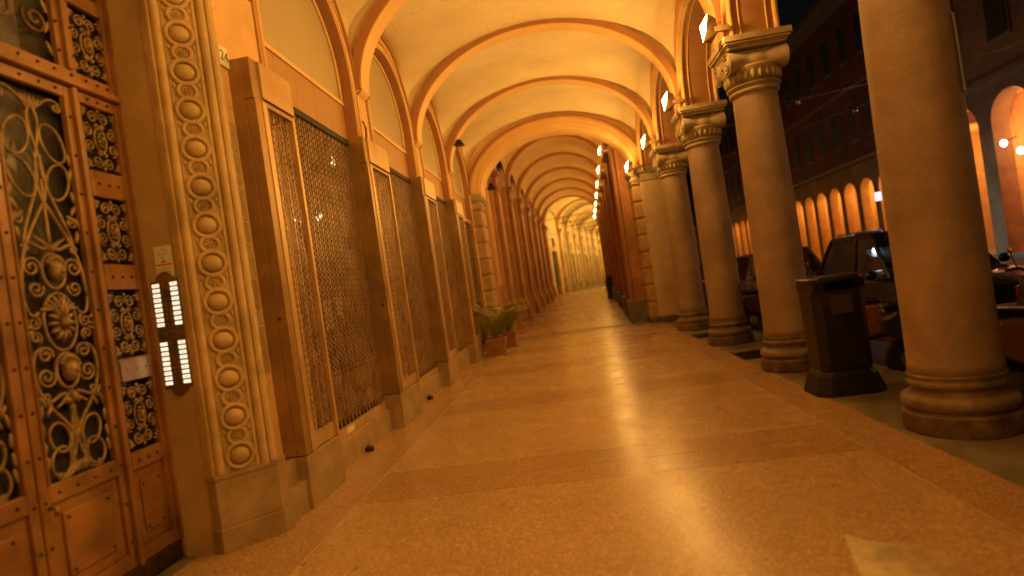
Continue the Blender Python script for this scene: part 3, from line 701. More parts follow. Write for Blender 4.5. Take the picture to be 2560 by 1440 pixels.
# studs
stud_me = MB().add([(0, -.012, 0), (0, 0, -.012), (0, .012, 0), (0, 0, .012), (.016, 0, 0)], [(0, 3, 2, 1), (0, 1, 4), (1, 2, 4), (2, 3, 4), (3, 0, 4)]).mesh('stud', M_stud)
sps = []
for sgn in (1, -1):
    for z in [.25+.24*k for k in range(12)]:
        sps += [(sgn*.033, z, .001), (sgn*(3.29-2.74), z+.04, .001), (sgn*(3.365-2.74), z+.05, .001), (sgn*(3.71-2.74), z+.1, .036)]
    for z in (3.085, .76): sps += [(sgn*(a-2.74), z, .001) for a in (2.86, 2.98, 3.10, 3.21)]
    for z in (3.085, 2.54, 1.935, 1.335, .755): sps += [(sgn*(a-2.74), z, .003) for a in (3.44, 3.52, 3.60)]
    sps += [(sgn*(a-2.74), 3.20, .013) for a in (2.86, 2.98, 3.10, 3.21, 3.33, 3.44, 3.53, 3.61)]
    for z in (3.34, 3.52, 3.70): sps += [(sgn*(3.28-2.74), z, .001), (sgn*(3.375-2.74), z, .001), (sgn*(3.71-2.74), z, .036)]
    sps += [(sgn*(a-2.74), z, -.005) for a in (2.90, 3.17) for z in (.32, .61)] + [(sgn*(a-2.74), z, -.005) for a in (3.455, 3.59) for z in (.32, .60)]
for y, z, x in sps: put(stud_me, 'stud', door, (x, y, z), rot=(random.uniform(-.2, .2), 0, 0))
MB().tube([(.02, .03, .70), (.06, .03, .70), (.06, .03, .66)], .012, 8).build('latch', M_brass, door, smooth=True)
dbox('lock_plate', 3.39, 3.655, 1.262, 1.40, .002, .01, mat('lock_steel', (.45, .30, .18), .3, metal=.6), .004)

# ------------------------------------------------------------------ intercom, notices, number
def text_mesh(name, txt, size, m_, parent, loc, rot, ext=.0008):
    cu = bpy.data.curves.new(name, 'FONT'); cu.body = txt; cu.size = size; cu.extrude = ext; cu.align_x = 'CENTER'; cu.align_y = 'CENTER'
    o = bpy.data.objects.new(name, cu); C.objects.link(o); dg = bpy.context.evaluated_depsgraph_get()
    me = bpy.data.meshes.new_from_object(o.evaluated_get(dg)); bpy.data.objects.remove(o)
    me.materials.clear(); me.materials.append(m_)
    q = bpy.data.objects.new(name, me); C.objects.link(q); q.parent = parent; q.location = loc; q.rotation_euler = rot; return q
ic = thing('intercom_panel', 'tall brass door intercom with glowing name tags on the jamb beside the portal door', 'intercom', (-2.715, PJ, 1.525))
pl = []
for k in range(13): a = R(180-15*k); pl.append((.06*math.cos(a), .37+.055*math.sin(a)))
poly = [(-.10, -.37), (-.10, .37)] + pl + [(.10, .37), (.10, -.37)] + [(-x, -z) for x, z in pl]
MB().prism(poly, 'y', -.014, 0).build('plate', M_brass, ic, bevel=.003)
tgme = MB().box(-.026, -.0185, -.0115, .026, -.0145, .0115).mesh('name_tag', M_tagl)
frm = MB().box(-.030, -.017, -.0150, .030, -.0142, .0150).mesh('tag_frame', M_stud)
btn = MB().lathe([(.0075, -.02), (.0075, -.0142)], seg=10, axis='y').mesh('call_button', M_brass, True)
for (zt, s_) in ((.335, 1), (-.065, 1)):
    for r_ in range(9):
        z = zt - .0335*r_
        for x in (-.065, .065):
            put(frm, 'tag_frame', ic, (x, 0, z)); put(tgme, 'name_tag', ic, (x, 0, z))
        for x in (-.017, .017): put(btn, 'call_button', ic, (x, 0, z))
rg = random.Random(3)
wr = MB()
for (zt, s_) in ((.335, 1), (-.065, 1)):
    for r_ in range(9):
        for x in (-.065, .065):
            z = zt-.0335*r_; a = rg.uniform(-.017, -.008); b_ = rg.uniform(.004, .018)
            if rg.random() < .7: wr.box(x+a, -.0192, z-.002, x+b_, -.0186, z+.002)
o = wr.build('name_writing', mat('tag_ink', (.35, .3, .25), .8), ic); o['kind'] = 'stuff'
for k in range(5):
    a, bq = .060-.005*k, .026-.0045*k
    for (t0, t1) in ((-55+5*k, 115), (140, 215)):
        MB().tube([(a*math.cos(R(t0+(t1-t0)*q/16)), -.0155, .0+bq*math.sin(R(t0+(t1-t0)*q/16))) for q in range(17)], .0018, 4, ref=(0, 1, 0)).build('speaker_slot', M_chrome, ic)
for z in (.405, -.405): MB().ball((0, -.015, z), .004, .003, .004, 6, 4).build('screw', M_chrome, ic)
stk = thing('notice_sticker', 'white notice with a drawing and a red stripe stuck above the intercom', 'sticker', (-2.705, PJ, 2.02))
MB().box(-.062, -.003, -.105, .062, 0, .105).build('sheet', M_paper, stk)
MB().box(-.058, -.0042, -.028, .058, -.0032, -.018).build('red_stripe', M_redink, stk)
MB().box(-.016, -.0042, -.008, .016, -.0032, .004).build('red_mark', M_redink, stk)
b = MB(); b.tube([(.002+.026*math.cos(t), -.0038, .062+.018*math.sin(t)) for t in [2*math.pi*k/16 for k in range(16)]], .0012, 4, True, ref=(0, 1, 0))
b.tube([(-.026, -.0038, .05), (-.02, -.0038, .03), (-.008, -.0038, .02), (.0, -.0038, .035)], .0012, 4)
b.tube([(-.01, -.0038, .024), (0, -.0038, .012), (.012, -.0038, .024)], .0012, 4)
b.build('drawing', M_ink, stk)
b = MB()
for k in range(6): b.box(-.05, -.0042, -.046-.009*k, .05-.02*(k % 3 == 2), -.0034, -.0435-.009*k)
b.build('small_print', mat('grey_ink', (.4, .36, .3), .8), stk)
M_greyink = MATS['grey_ink']
nb = thing('house_number', 'white house number plate reading 24 on the wall beside the portal', 'house number', (-2.405, 4.288, 3.60))
# flat on the wall strip, facing the corridor
MB().box(-.02, -.062, -.08, .006, .062, .08).build('plate', M_paper, nb, bevel=.003)
MB().box(.006, -.056, -.073, .0072, .056, .073).build('plate_face', mat('enamel', (.78, .74, .62), .3, var=.04), nb)
text_mesh('number', '24', .112, M_ink, nb, (.0085, 0, 0), (R(90), 0, R(90)))
nz = 2.97+.12
specs = [(.24, M_paper2, 'upper cream'), (.27, M_paper2, 'cream'), (.27, M_paper2, 'plain cream'), (.17, M_paper2, 'small cream'), (.28, M_paper2, 'printed cream'), (.25, M_base2, 'dark'), (.12, M_paper2, 'small pale'), (.38, M_base2, 'tall dark')]
lab = ['topmost cream paper notice on the wall strip beside the portal carving, with a small emblem',
       'second cream notice from the top on the narrow wall strip, right under the topmost sheet',
       'third cream notice from the top on the narrow wall strip between carving and gate pillar',
       'short cream notice in the middle of the strip, above the one with the red letter',
       'cream notice with a small red emblem, just above the first dark sheet on the strip',
       'upper of the two dark weathered sheets on the strip beside the gate pillar',
       'small pale notice between the two dark sheets on the narrow wall strip',
       'lowest and tallest dark weathered sheet on the wall strip beside the gate pillar']
for (h, m_, nme), lb in zip(specs, lab):
    t = thing('notice_sheet', lb, 'notice', (-2.418, 4.20, nz-h/2), 'notices on the strip beside the portal')
    MB().box(0, -.14, -h/2+.006, .003, .13, h/2-.006).build('sheet', m_, t)
    b = MB(); n = int((h-.06)/.016)
    for k in range(n): b.box(.0032, -.12, h/2-.035-.016*k, .0040, .11-.03*(k % 4 == 3)-.05*random.random(), h/2-.031-.016*k)
    b.build('small_print', M_greyink, t)
    if 'emblem' in lb:
        MB().lathe([(.016, .0034), (.016, .0044)], (0, -.02, h/2-.05), 12, axis='x').build('emblem', M_redink if 'red' in lb else M_ink, t)
    nz -= h

# ------------------------------------------------------------------ shop gates
link_r = .0056
def link_row(width, pitch=.10, amp=.058):
    b = MB(); n = max(2, int(width/pitch)); p = width/n
    pts = []
    for k in range(n):
        y = k*p
        pts += [(0.004, y, -amp*.9), (0.004, y+.10*p, -amp), (-.004, y+.40*p, amp*.85), (-.006, y+.5*p, amp), (-.004, y+.60*p, amp*.85), (.004, y+.90*p, -amp)]
    pts.append((.004, width, -amp*.9))
    b.tube(pts, link_r, 4); return b
def gate(i, y0, y1, label):
    t = thing('security_gate', label, 'security gate', (0, y0, 0), 'bronze shop gates along the left wall')
    XF = -2.23; XB = -2.50; W = y1-y0-.004
    def bx(name, x0, a, z0, x1, b_, z1, m_, bevel=.004): return MB().box(x0, a, z0, x1, b_, z1).build(name, m_, t, bevel=bevel)
    nb_ = .63 if i == 0 else .88
    bx('pillar', XB, 0, .43, XF-.085, .10, 3.60, M_gate)
    bx('pillar_face', XF-.082, 0.002, .43, XF, .10, 3.27, M_gate)
    bx('pillar_edge', XF-.004, .1, .43, XF+.008, .17, 3.27, M_gatel)
    bx('pillar_cap', XF-.085, 0, 3.275, XF-.01, .16, 3.60, M_gate)
    MB().lathe([(.014, 0), (.014, -.004)], (XF-.06, -.001, 1.52), 12, axis='y').build('keyhole', M_stud, t)
    bx('header_box', XF-.25, .12, 3.30, XF+.01, nb_+.02, 3.60, M_gatel); bx('header_strip', XF-.2, .1, 3.245, XF, nb_+.02, 3.285, M_gate)
    bx('base_block', XB, 0, 0, XF, nb_+.03, .42, M_base2, .008); bx('base_edge', XB+.02, -.001, .0, XF-.02, -.014, .21, M_base2, .003)
    bx('post', XF-.03, nb_-.02, .42, XF+.005, nb_+.02, 3.28, M_gatel)
    bx('bottom_plate', XF-.03, .17, .43, XF-.02, nb_-.02, .56, M_gatel)
    # narrow lattice
    wn_ = nb_-.02-.17; me = link_row(wn_).mesh('lattice_row', M_link)
    z = .60
    while z < 3.22: put(me, 'lattice_row', t, (XF-.025, .17, z)); z += .062
    # wide lattice, recessed
    XG = -2.44; a = nb_+.06; ww = W-a-.0
    me = link_row(ww, .10).mesh('lattice_row', M_link)
    z = .42; k = 0
    while z < 3.52:
        put(me, 'lattice_row', t, (XG, a, z)); z += (.040 if z < .9 else .060); k += 1
    bx('side_track', XG-.03, a-.06, .0, XG+.02, a, 3.60, M_gatel)
    bx('sill_block', -2.60, nb_+.031, 0, -2.385, W-.012, .26, M_base2, .008)
    bx('bottom_bar', XG-.02, a, .26, XG+.025, W-.015, .36, M_gatel)
    bx('header_roll', -2.56, a, 3.50, XG+.02, W-.01, 3.57, M_dark)
    return t
GY = [4.35, 6.80, 9.60, 12.40]
gate(0, 4.35, 6.88, 'nearest bronze folding lattice gate, beside the carved portal, papers and lights behind it')
gate(1, 6.88, 9.66, 'second bronze lattice gate along the left wall, its header box carrying small items')
gate(2, 9.66, 12.45, 'third bronze lattice gate along the left wall, seen very foreshortened')
g4 = gate(3, 12.45, 13.35, 'last bronze gate pillar on the left, just before the dark glass door and the palms')
# small clutter on second gate's header
MB().tube([(-2.28, 7.15, 3.60), (-2.28, 7.18, 3.78), (-2.28, 7.10, 3.84)], .012, 6).build('wire_bracket', M_stud, None); ob = bpy.data.objects['wire_bracket']; tag(ob, 'thin dark wire bracket standing on the header box of the second gate', 'bracket')
# shop interiors, glass
M_int = mat('shop_interior', (.10, .06, .04), .7, var=.3, scale=2)
for i, (a, b_) in enumerate(((5.03, 7.27), (7.9, 10.1), (10.75, 12.95), (13.6, 15.85))):
    MB().box(-2.66, a, .1, -2.65, b_, 3.9).build('shop_window', M_glass, bld)
    s_ = MB(); s_.box(-4.6, a-.2, 0, -4.55, b_+.2, 4.2); s_.box(-4.6, a-.2, 0, -2.7, a-.15, 4.2); s_.box(-4.6, b_+.15, 0, -2.7, b_+.2, 4.2); s_.box(-4.6, a-.2, 4.15, -2.7, b_+.2, 4.2); s_.box(-4.6, a-.2, 0, -2.7, b_+.2, .08)
    s_.build('shop_interior', M_int, bld)
ch = thing('chandelier', 'small glowing chandelier inside the first shop behind its lattice gate', 'chandelier', (-3.05, 6.84, 2.65))
MB().tube([(0, 0, .0), (0, 0, 1.7)], .01, 6).build('rod', M_brass, ch)
b = MB(); bl = MB()
for k in range(5):
    a = 2*math.pi*k/5; b.tube([(0, 0, 0), (.08*math.cos(a), .08*math.sin(a), -.05), (.16*math.cos(a), .16*math.sin(a), .02)], .008, 5); bl.ball((.16*math.cos(a), .16*math.sin(a), .06), .022, .022, .035, 8, 6)
b.build('arms', M_brass, ch, smooth=True); bl.build('bulbs', M_bulb, ch, smooth=True)
for n_, (x, y, z, s1, s2, lb) in enumerate(((-2.62, 6.02, 1.50, .11, .16, 'tall white paper taped inside the glass of the first shop'), (-2.62, 6.32, 1.58, .09, .10, 'smaller pale paper right of the tall white one behind the first gate'),
        (-2.62, 6.1, .66, .06, .17, 'narrow white leaflet low behind the first gate near the floor'))):
    t = MB().box(0, -s1, -s2, .004, s1, s2).build('paper_sheet', M_paper, None, loc=(x, y, z)); tag(t, lb, 'paper', 'papers behind the first gate')
cl = thing('candle_lamp', 'small flame shaped lamp high inside the first shop, at the right end of its gate', 'lamp', (-2.74, 7.10, 3.38))
MB().lathe([(.01, -.04), (.028, 0), (.018, .05), (.003, .10)], seg=10).build('flame', M_bulb, cl, smooth=True); MB().tube([(0, 0, -.04), (0, 0, -.16), (-.06, .1, -.2)], .008, 5).build('arm', M_brass, cl)
# padlocks on the sills
for (x, y, lb) in ((-2.34, 5.95, 'brass padlock latch on the floor sill of the nearest gate'), (-2.34, 8.62, 'brass padlock latch on the floor sill of the second gate')):
    t = thing('padlock', lb, 'padlock', (x, y, 0), 'floor padlocks of the gates')
    MB().box(-.045, -.035, .0, .035, .035, .05).build('body', M_stud, t, bevel=.008); MB().ball((.0, -.01, .065), .03, .03, .022, 10, 6).build('knob', M_brass, t, smooth=True)
# stickers on sill bottom bar
t = MB().box(-2.416, 5.60, .285, -2.412, 5.80, .345).build('bar_sticker', M_paper); tag(t, 'torn white stickers on the bottom bar of the nearest gate', 'sticker')

# dark glazed door past the last gate
gd = thing('glass_door', 'dark glazed shop door between the last gate pillar and the rusticated half column', 'door', (-2.50, 13.72, 0))
MB().box(-.02, 0, .12, 0, 2.1, 3.4).build('glass', mat('dark_glass', (.03, .035, .05), .12, var=.1), gd)
for (a, b_) in ((-.04, .04), (1.0, 1.07), (2.06, 2.14)): MB().box(-.03, a, 0, .03, b_, 3.45).build('frame', M_gate, gd)
MB().box(-.03, -.04, 3.40, .035, 2.14, 3.50).build('frame', M_gatel, gd); MB().box(-.03, -.04, 0, .035, 2.14, .13).build('frame', M_gate, gd)

# ------------------------------------------------------------------ wall lamps
lamp_n = 0
def lamp_mesh():
    a = MB()
    # housing: wedge box; lens: slanted lit face towards the corridor
    P = [(-.04, -.07, .17), (-.145, -.05, .03), (-.13, -.05, -.17), (-.075, -.07, -.02)]
    Q = [(.08, .0, .12), (.05, .13, .015), (.02, .13, -.14), (.08, .0, -.06)]
    a.add(P+Q, [(4, 5, 6, 7), (0, 1, 5, 4), (1, 2, 6, 5), (2, 3, 7, 6), (3, 0, 4, 7)])
    l = MB().add([(p[0]-.001, p[1]-.001, p[2]) for p in P], [(0, 3, 2, 1)])
    return a.mesh('housing', mat('lamp_housing', (.34, .20, .10), .6)), l.mesh('lens', M_lens), MB().box(.02, -.02, -.05, .22, .03, .01).mesh('bracket', MATS['lamp_housing'])
LM = lamp_mesh()
LD = {}
def wall_lamp(x, y, z, label, W=None, rz=0, col=SODIUM, group='wall lamps at the feet of the vault ribs', sc=.95):
    global lamp_n
    t = thing('wall_lamp', label, 'lamp', (x, y, z), group, rz)
    for me in LM: put(me, me.name.split('.')[0], t, (0, 0, 0), sc=(sc,)*3)
    W = W or LAMP_W; key = (round(W, 1), col)
    if key not in LD:
        d = bpy.data.lights.new('lamp_light', 'AREA'); d.energy = W; d.color = col; d.shape = 'DISK'; d.size = .2
        d.energy = W*.5; d2 = bpy.data.lights.new('lamp_light', 'POINT'); d2.energy = W*.42; d2.color = col; d2.shadow_soft_size = .06; LD[key] = (d, d2)
    q = bpy.data.objects.new('lamp_light', LD[key][1]); C.objects.link(q); q.parent = t; q.location = (-.22, -.13, .0)
    q = bpy.data.objects.new('lamp_light', LD[key][0]); C.objects.link(q); q.parent = t; q.location = (-.19, -.03, .02)
    q.rotation_euler = Vector((-1, 0, .12)).to_track_quat('-Z', 'Y').to_euler()
    return t
LL = ['wall lamp farthest behind the viewer, out of the picture', 'wall lamp behind the viewer, out of the picture', 'wall lamp just behind the viewer, out of the picture', 'wall lamp above the nearest column, just out of the picture',
      'largest glowing wall lamp, at the top of the picture left of the nearest scrolled capital', 'second largest glowing wall lamp, at the foot of the second rib', 'third glowing wall lamp, at the foot of the third rib']
for y, lb in zip(COLY[:7], LL): wall_lamp(2.10, y-.38, 4.24, lb)
wall_lamp(2.02, 15.80, 4.26, 'glowing wall lamp at the right foot of the great stone arch')

# ------------------------------------------------------------------ red section
red = thing('red_building', 'red plastered building continuing the portico beyond the great arch, with tall pilasters', 'building', (0, 0, 0))
YS2 = [0, 3.05, 6.61, 10.17, 13.73, 17.29, 20.85, 24.41]
HW = 1.98; ZS2 = 5.55; ZC2 = 7.3
for i in range(7):
    vault(F2, YS2[i], YS2[i+1], -HW-.05, HW+.05, ZS2, ZC2+.12, 1.1, M_vault2, red, nx=20, ny=12)
for i in range(1, 8):
    rib(F2, YS2[i], -HW+.04, HW-.04, ZS2, ZC2, .34, .10, M_redl, M_ribedge, red)
def f2box(b, x0, y0, z0, x1, y1, z1): b.box(x0, y0, z0, x1, y1, z1, F2); return b
# end wall above the great arch, facing us through it
for i in range(8):
    y = YS2[i]; z0 = -.1
    if i == 0: y = .45
    # left pilaster with scrolled foot
    fz = floor_z(17+y)
    prof = [(-HW-.55, z0), (-HW+.24, z0), (-HW+.24, fz+.14), (-HW+.20, fz+.16), (-HW+.20, fz+.40), (-HW+.16, fz+.58), (-HW+.09, fz+.72), (-HW+.05, fz+.85), (-HW+.03, fz+1.0), (-HW+.02, 4.9), (-HW+.07, 4.95), (-HW+.07, 5.05), (-HW+.03, 5.1), (-HW+.06, 5.35), (-HW+.14, 5.45), (-HW+.14, 5.56), (-HW-.55, 5.56)]
    MB().prism(prof, 'y', y-.38, y+.38, F2).build('pilaster', M_red, red)
    p2 = [(-HW-.55, z0), (-HW+.05, z0), (-HW+.05, fz+.6), (-HW-.08, fz+.9), (-HW-.12, fz+1.2), (-HW-.12, 5.5), (-HW-.55, 5.5)]
    MB().prism(p2, 'y', y-.62, y-.39, F2).build('side_pilaster', M_redl, red); MB().prism(p2, 'y', y+.39, y+.62, F2).build('side_pilaster', M_redl, red)
    f2box(MB(), -HW+.03, y-.25, 1.6, -HW+.045, y+.25, 4.8).build('pilaster_panel', M_redl, red)
    # right pier
    b = MB(); f2box(b, HW-.16, y-.40, .55, HW+.45, y+.40, 5.3); b.build('pier', M_red, red)
    f2box(MB(), HW-.05, y-.62, .55, HW+.38, y-.401, 5.3).build('pier_side', M_red, red)
    f2box(MB(), HW-.05, y+.401, .55, HW+.38, y+.62, 5.3).build('pier_side', M_redl, red)
    f2box(MB(), HW-.24, y-.66, z0, HW+.5, y+.66, fz+.62).build('pier_plinth', M_grey, red, bevel=.02)
    b = MB(); f2box(b, HW-.20, y-.46, 5.3, HW+.5, y+.46, 5.38); f2box(b, HW-.26, y-.52, 5.38, HW+.5, y+.52, 5.5); b.build('pier_capital', M_cap, red)
for i in range(7):
    y0, y1 = YS2[i], YS2[i+1]; yc = (y0+y1)/2; r = (y1-y0)/2-.62
    arch_wall(HW+.0, .45, y0, y1, 5.3, 7.6, yc, r, 5.5, 5.3, M_redl, red, name='arcade_wall', F=F2)
    # left recessed wall with shop opening
    f2box(MB(), -HW-.6, y0, -.1, -HW-.35, y1, 7.6).build('wall', M_red, red)
    f2box(MB(), -HW-.349, yc-.75, .1, -HW-.33, yc+.75, 3.6).build('shopfront', M_dark if i % 2 else M_gate, red)
    f2box(MB(), -HW-.349, yc-.85, 3.6, -HW-.25, yc+.85, 3.85).build('shop_lintel', M_redl, red)
f2box(MB(), -9, 0, 7.62, HW+.5, 25, 15).build('upper_storeys', M_red, red)
MB().box(-2.95, 17.0, 0, -2.10, 17.15, 7.6).build('end_wall', M_redl, red)
b = MB().box(2.3, 16.95, 4.2, 3.0, 17.2, 7.6); b.build('end_wall', M_redl, red)
ordn = ['first', 'second', 'third', 'fourth', 'fifth', 'sixth', 'seventh']
for i in range(1, 8):
    p = F2 @ Vector((HW-.22, YS2[i]-.28, 5.62))
    wall_lamp(p.x, p.y, p.z, ordn[i-1]+' small glowing lamp in the receding row through the great arch, counted from the nearest', 75, sc=.95)
# brackets with speaker on the red wall
sp_ = thing('loudspeaker', 'small dark loudspeaker hanging on a bracket on the red pilasters, seen through the great arch', 'loudspeaker', (-1.93, 17.35, 4.6))
MB().add([(-.12, -.1, -.08), (.14, -.1, -.08), (.14, .1, -.08), (-.12, .1, -.08), (-.04, -.07, .1), (.05, -.07, .1), (.05, .07, .1), (-.04, .07, .1)], [(0, 3, 2, 1), (4, 5, 6, 7), (0, 1, 5, 4), (1, 2, 6, 5), (2, 3, 7, 6), (3, 0, 4, 7)]).build('body', M_black, sp_)
MB().tube([(0, 0, .1), (-.02, 0, .3), (-.3, 0, .32)], .012, 6).build('bracket', M_black, sp_); MB().tube([(-.02, 0, .3), (.3, -.05, .3)], .010, 6).build('arm', M_black, sp_)
s2 = thing('ceiling_speaker', 'dark wedge shaped fitting fixed on the vault beside the third rib', 'loudspeaker', (-2.06, 13.3, 4.98))
MB().add([(-.11, -.1, -.04), (.10, -.1, -.04), (.10, .1, -.04), (-.11, .1, -.04), (-.03, -.06, .09), (.03, -.06, .09), (.03, .06, .09), (-.03, .06, .09)], [(0, 3, 2, 1), (4, 5, 6, 7), (0, 1, 5, 4), (1, 2, 6, 5), (2, 3, 7, 6), (3, 0, 4, 7)]).build('body', M_black, s2)
MB().tube([(0, 0, .05), (-.12, 0, .20), (-.26, 0, .24)], .01, 6).build('stem', M_black, s2)

# ------------------------------------------------------------------ yellow section, curving right
yel = thing('yellow_building', 'pale yellow building at the far end where the portico curves right, with iron tie rods', 'building', (0, 0, 0))
pts = [(-1.15, 41.6), (-.22, 45.4), (.36, 49.1), (1.0, 52.8), (1.68, 56.5), (2.40, 60.0), (3.12, 63.6), (3.9, 67.2), (4.75, 70.7), (5.65, 74.3), (6.6, 77.8), (7.7, 81.3), (8.9, 84.8), (10.3, 88.2)]
for i in range(len(pts)-1):
    (xa, ya), (xb, yb) = pts[i], pts[i+1]
    L_ = math.hypot(xb-xa, yb-ya); Fi = frame(xa, ya, math.degrees(math.atan2(xb-xa, yb-ya))); W3 = 4.1
    vault(Fi, 0, L_+.05, -.05, W3, 5.55, 7.55, 1.3, M_yel, yel, nx=16, ny=10)
    big = (i % 3 == 1)
    MB().tube([fpt(Fi, .05, .02, 5.95), fpt(Fi, W3-.1, .02, 5.95)], .022, 6).build('tie_rod', M_stud, yel)
    if big: rib(Fi, 0, 0, W3-.05, 5.5, 7.35, .85, .3, M_yeld, M_yeld, yel)
    else: rib(Fi, 0, 0, W3-.05, 5.5, 7.45, .30, .12, M_yel, M_yeld, yel)
    fz = .4
    def fb(x0, y0, z0, x1, y1, z1): return MB().box(x0, y0, z0, x1, y1, z1, Fi)
    # wall with door and transom window cut as real recesses
    yc = L_/2
    fb(-.5, 0, fz-.3, -.15, yc-.75, 7.6).build('wall', M_yel, yel); fb(-.5, yc+.75, fz-.3, -.15, L_, 7.6).build('wall', M_yel, yel)
    fb(-.5, yc-.75, 4.75, -.15, yc+.75, 7.6).build('wall', M_yel, yel); fb(-.5, yc-.75, 3.75, -.15, yc+.75, 4.1).build('wall', M_yeld, yel)
    fb(-.5, yc-.75, 4.1, -.15, yc-.42, 4.75).build('wall', M_yel, yel); fb(-.5, yc+.42, 4.1, -.15, yc+.75, 4.75).build('wall', M_yel, yel)
    fb(-.42, yc-.42, 4.1, -.40, yc+.42, 4.75).build('transom_window', M_dark, yel)
    fb(-.45, yc-.75, fz-.3, -.40, yc+.75, 3.75).build('door', [M_shut, M_gate, M_dark, M_gatel][i % 4], yel)
    fb(-.15, -.28, fz-.3, .06, .28, 5.2).build('pilaster', M_yel, yel); fb(-.15, -.36, fz-.3, .12, .36, fz+.7).build('pilaster_base', M_yeld, yel)
    fb(-.15, -.36, 5.2, .16, .36, 5.34).build('pilaster_cap', M_yel, yel); fb(-.15, -.42, 5.34, .22, .42, 5.5).build('pilaster_cap', M_yel, yel)
    fb(-.149, .28, 5.02, -.08, L_-.28, 5.10).build('cornice', M_yeld, yel)
    if i >= 1:
        fb(W3-.05, -.4, fz-.3, W3+.5, .4, 5.4).build('pier', M_yel, yel)
        wp = Fi @ Vector((W3-.35, -.35, 5.3)); tl = wall_lamp(wp.x, wp.y, wp.z, ordn[i//2]+' lamp of the far curving yellow part, tucked behind the right hand piers', 330, col=YELLOW, group='lamps in the yellow section') if i % 2 == 1 else None
        arch_wall(W3, .45, 0, L_, 5.4, 7.6, yc, L_/2-.42, 5.5, 5.4, M_yel, yel, name='arcade_wall', F=Fi)
MB().box(-9, 42.2, 7.7, 7, 60, 15).build('upper_storeys', M_yel, yel)
# ------------------------------------------------------------------ potted palms
def palm(label, x, y, hgt, seed, s=1, lean=0):
    rnd = random.Random(seed)
    t = thing('potted_palm', label, 'potted plant', (x, y, 0), 'potted palms beside the rusticated half column')
    s0, s1 = .165*s, .205*s
    b = MB(); V = []
    for z, a in ((.04, s0), (.35, s1), (.35, s1+.025), (.41, s1+.025), (.41, s1-.01), (.36, s1-.015)):
        V += [(-a, -a, z), (a, -a, z), (a, a, z), (-a, a, z)]
    F = []
    for k in range(5):
        for j in range(4): F.append((4*k+j, 4*k+(j+1) % 4, 4*k+4+(j+1) % 4, 4*k+4+j))
    F.append((3, 2, 1, 0)); b.add(V, F); b.build('pot', M_terra, t, bevel=.006)
    MB().box(-s1-.03, -s1-.03, 0, s1+.03, s1+.03, .04).build('saucer', M_terra, t, bevel=.006)
    MB().box(-s1+.02, -s1+.02, .33, s1-.02, s1-.02, .37).build('soil', M_soil, t)
    for k in range(19):
        az = rnd.uniform(0, 2*math.pi); ln = hgt*rnd.uniform(.75, 1.1); el = rnd.uniform(1.15, 1.55)
        if k == 0: az = math.pi*1.05; ln = hgt*1.3; el = 1.5
        dx, dy = math.cos(az), math.sin(az); P = []; n = 12
        p = Vector((dx*.03, dy*.03, .36)); e = el
        for q in range(n+1):
            P.append(p.copy()); st = ln/n; p = p+Vector((dx*math.cos(e)*st, dy*math.cos(e)*st, math.sin(e)*st)); e -= (1.75*el/n)*(.2+q/n)
        fb_ = MB(); fb_.tube([tuple(q_) for q_ in P], [.006*(1-.7*q/n) for q in range(n+1)], 4)
        side = Vector((-dy, dx, 0))
        for q in range(3, 3*n):
            u = q/3.; i0 = min(int(u), n-1); pp = P[i0].lerp(P[i0+1], u-i0); tn = (P[i0+1]-P[i0]).normalized()
            L_ = (.30*math.sin(math.pi*min(1, (u+1.2)/(n+1.6)))+.03)*s
            for sg_ in (1, -1):
                d = (side*sg_*.8+tn*.75+Vector((0, 0, -.12-.2*rnd.random()))).normalized(); w_ = tn*.008
                a = pp; m_ = pp+d*L_*.5+Vector((0, 0, .012)); e_ = pp+d*L_+Vector((0, 0, -.03*L_/.2))
                fb_.add([a-w_*.4, a+w_*.4, m_+w_, m_-w_, e_], [(0, 1, 2, 3), (3, 2, 4)])
        fb_.build('frond', M_leaf, t)
    return t
palm('front terracotta pot with a feathery palm, its tallest frond arching left', -1.87, 13.35, 1.15, 5)
palm('second palm in a smaller terracotta pot, just behind and right of the front one', -1.74, 14.9, 1.05, 11, .85)
# ------------------------------------------------------------------ litter bins
def make_bin(label, x, y, z=0, group='dark litter bins'):
    t = thing('litter_bin', label, 'litter bin', (x, y, z), group)
    def octo(w, d, c): return [(-w+c, -d), (w-c, -d), (w, -d+c), (w, d-c), (w-c, d), (-w+c, d), (-w, d-c), (-w, -d+c)]
    def stack(levels, name, m_):
        V = []; F = []; n = 8
        for z_, w, d, c in levels: V += [(a, b_, z_) for a, b_ in octo(w, d, c)]
        for k in range(len(levels)-1):
            for j in range(8): F.append((8*k+j, 8*k+(j+1) % 8, 8*k+8+(j+1) % 8, 8*k+8+j))
        F.append(tuple(range(7, -1, -1))); F.append(tuple(8*(len(levels)-1)+j for j in range(8)))
        return MB().add(V, F).build(name, m_, t, bevel=.006)
    stack([(0, .325, .26, .09), (.05, .32, .255, .09), (.19, .275, .23, .08), (.24, .245, .21, .07)], 'foot', M_bin)
    stack([(.24, .240, .20, .07), (.25, .244, .206, .07), (1.02, .252, .215, .07), (1.03, .257, .22, .07)], 'body', M_bin)
    for k in (-1, 1):
        MB().box(k*.19-.05, -.205, 1.03, k*.19+.05, .205, 1.11).build('hood_post', M_bin, t)
    MB().box(-.12, -.03, 1.03, .12, .18, 1.11).build('inner_liner', M_bin, t)
    stack([(1.11, .255, .215, .07), (1.12, .26, .22, .07), (1.15, .26, .22, .07), (1.165, .24, .20, .06)], 'lid', M_bin)
    MB().box(-.10, -.220, .80, .10, -.212, .98).build('plate', mat('bin_plate', (.06, .04, .03), .5), t)
    MB().box(-.20, -.213, .27, .20, -.19, .30).build('foot_rim', M_bin, t)
    return t
make_bin('dark cast litter bin with flared foot between the two nearest columns', 2.56, 6.12)
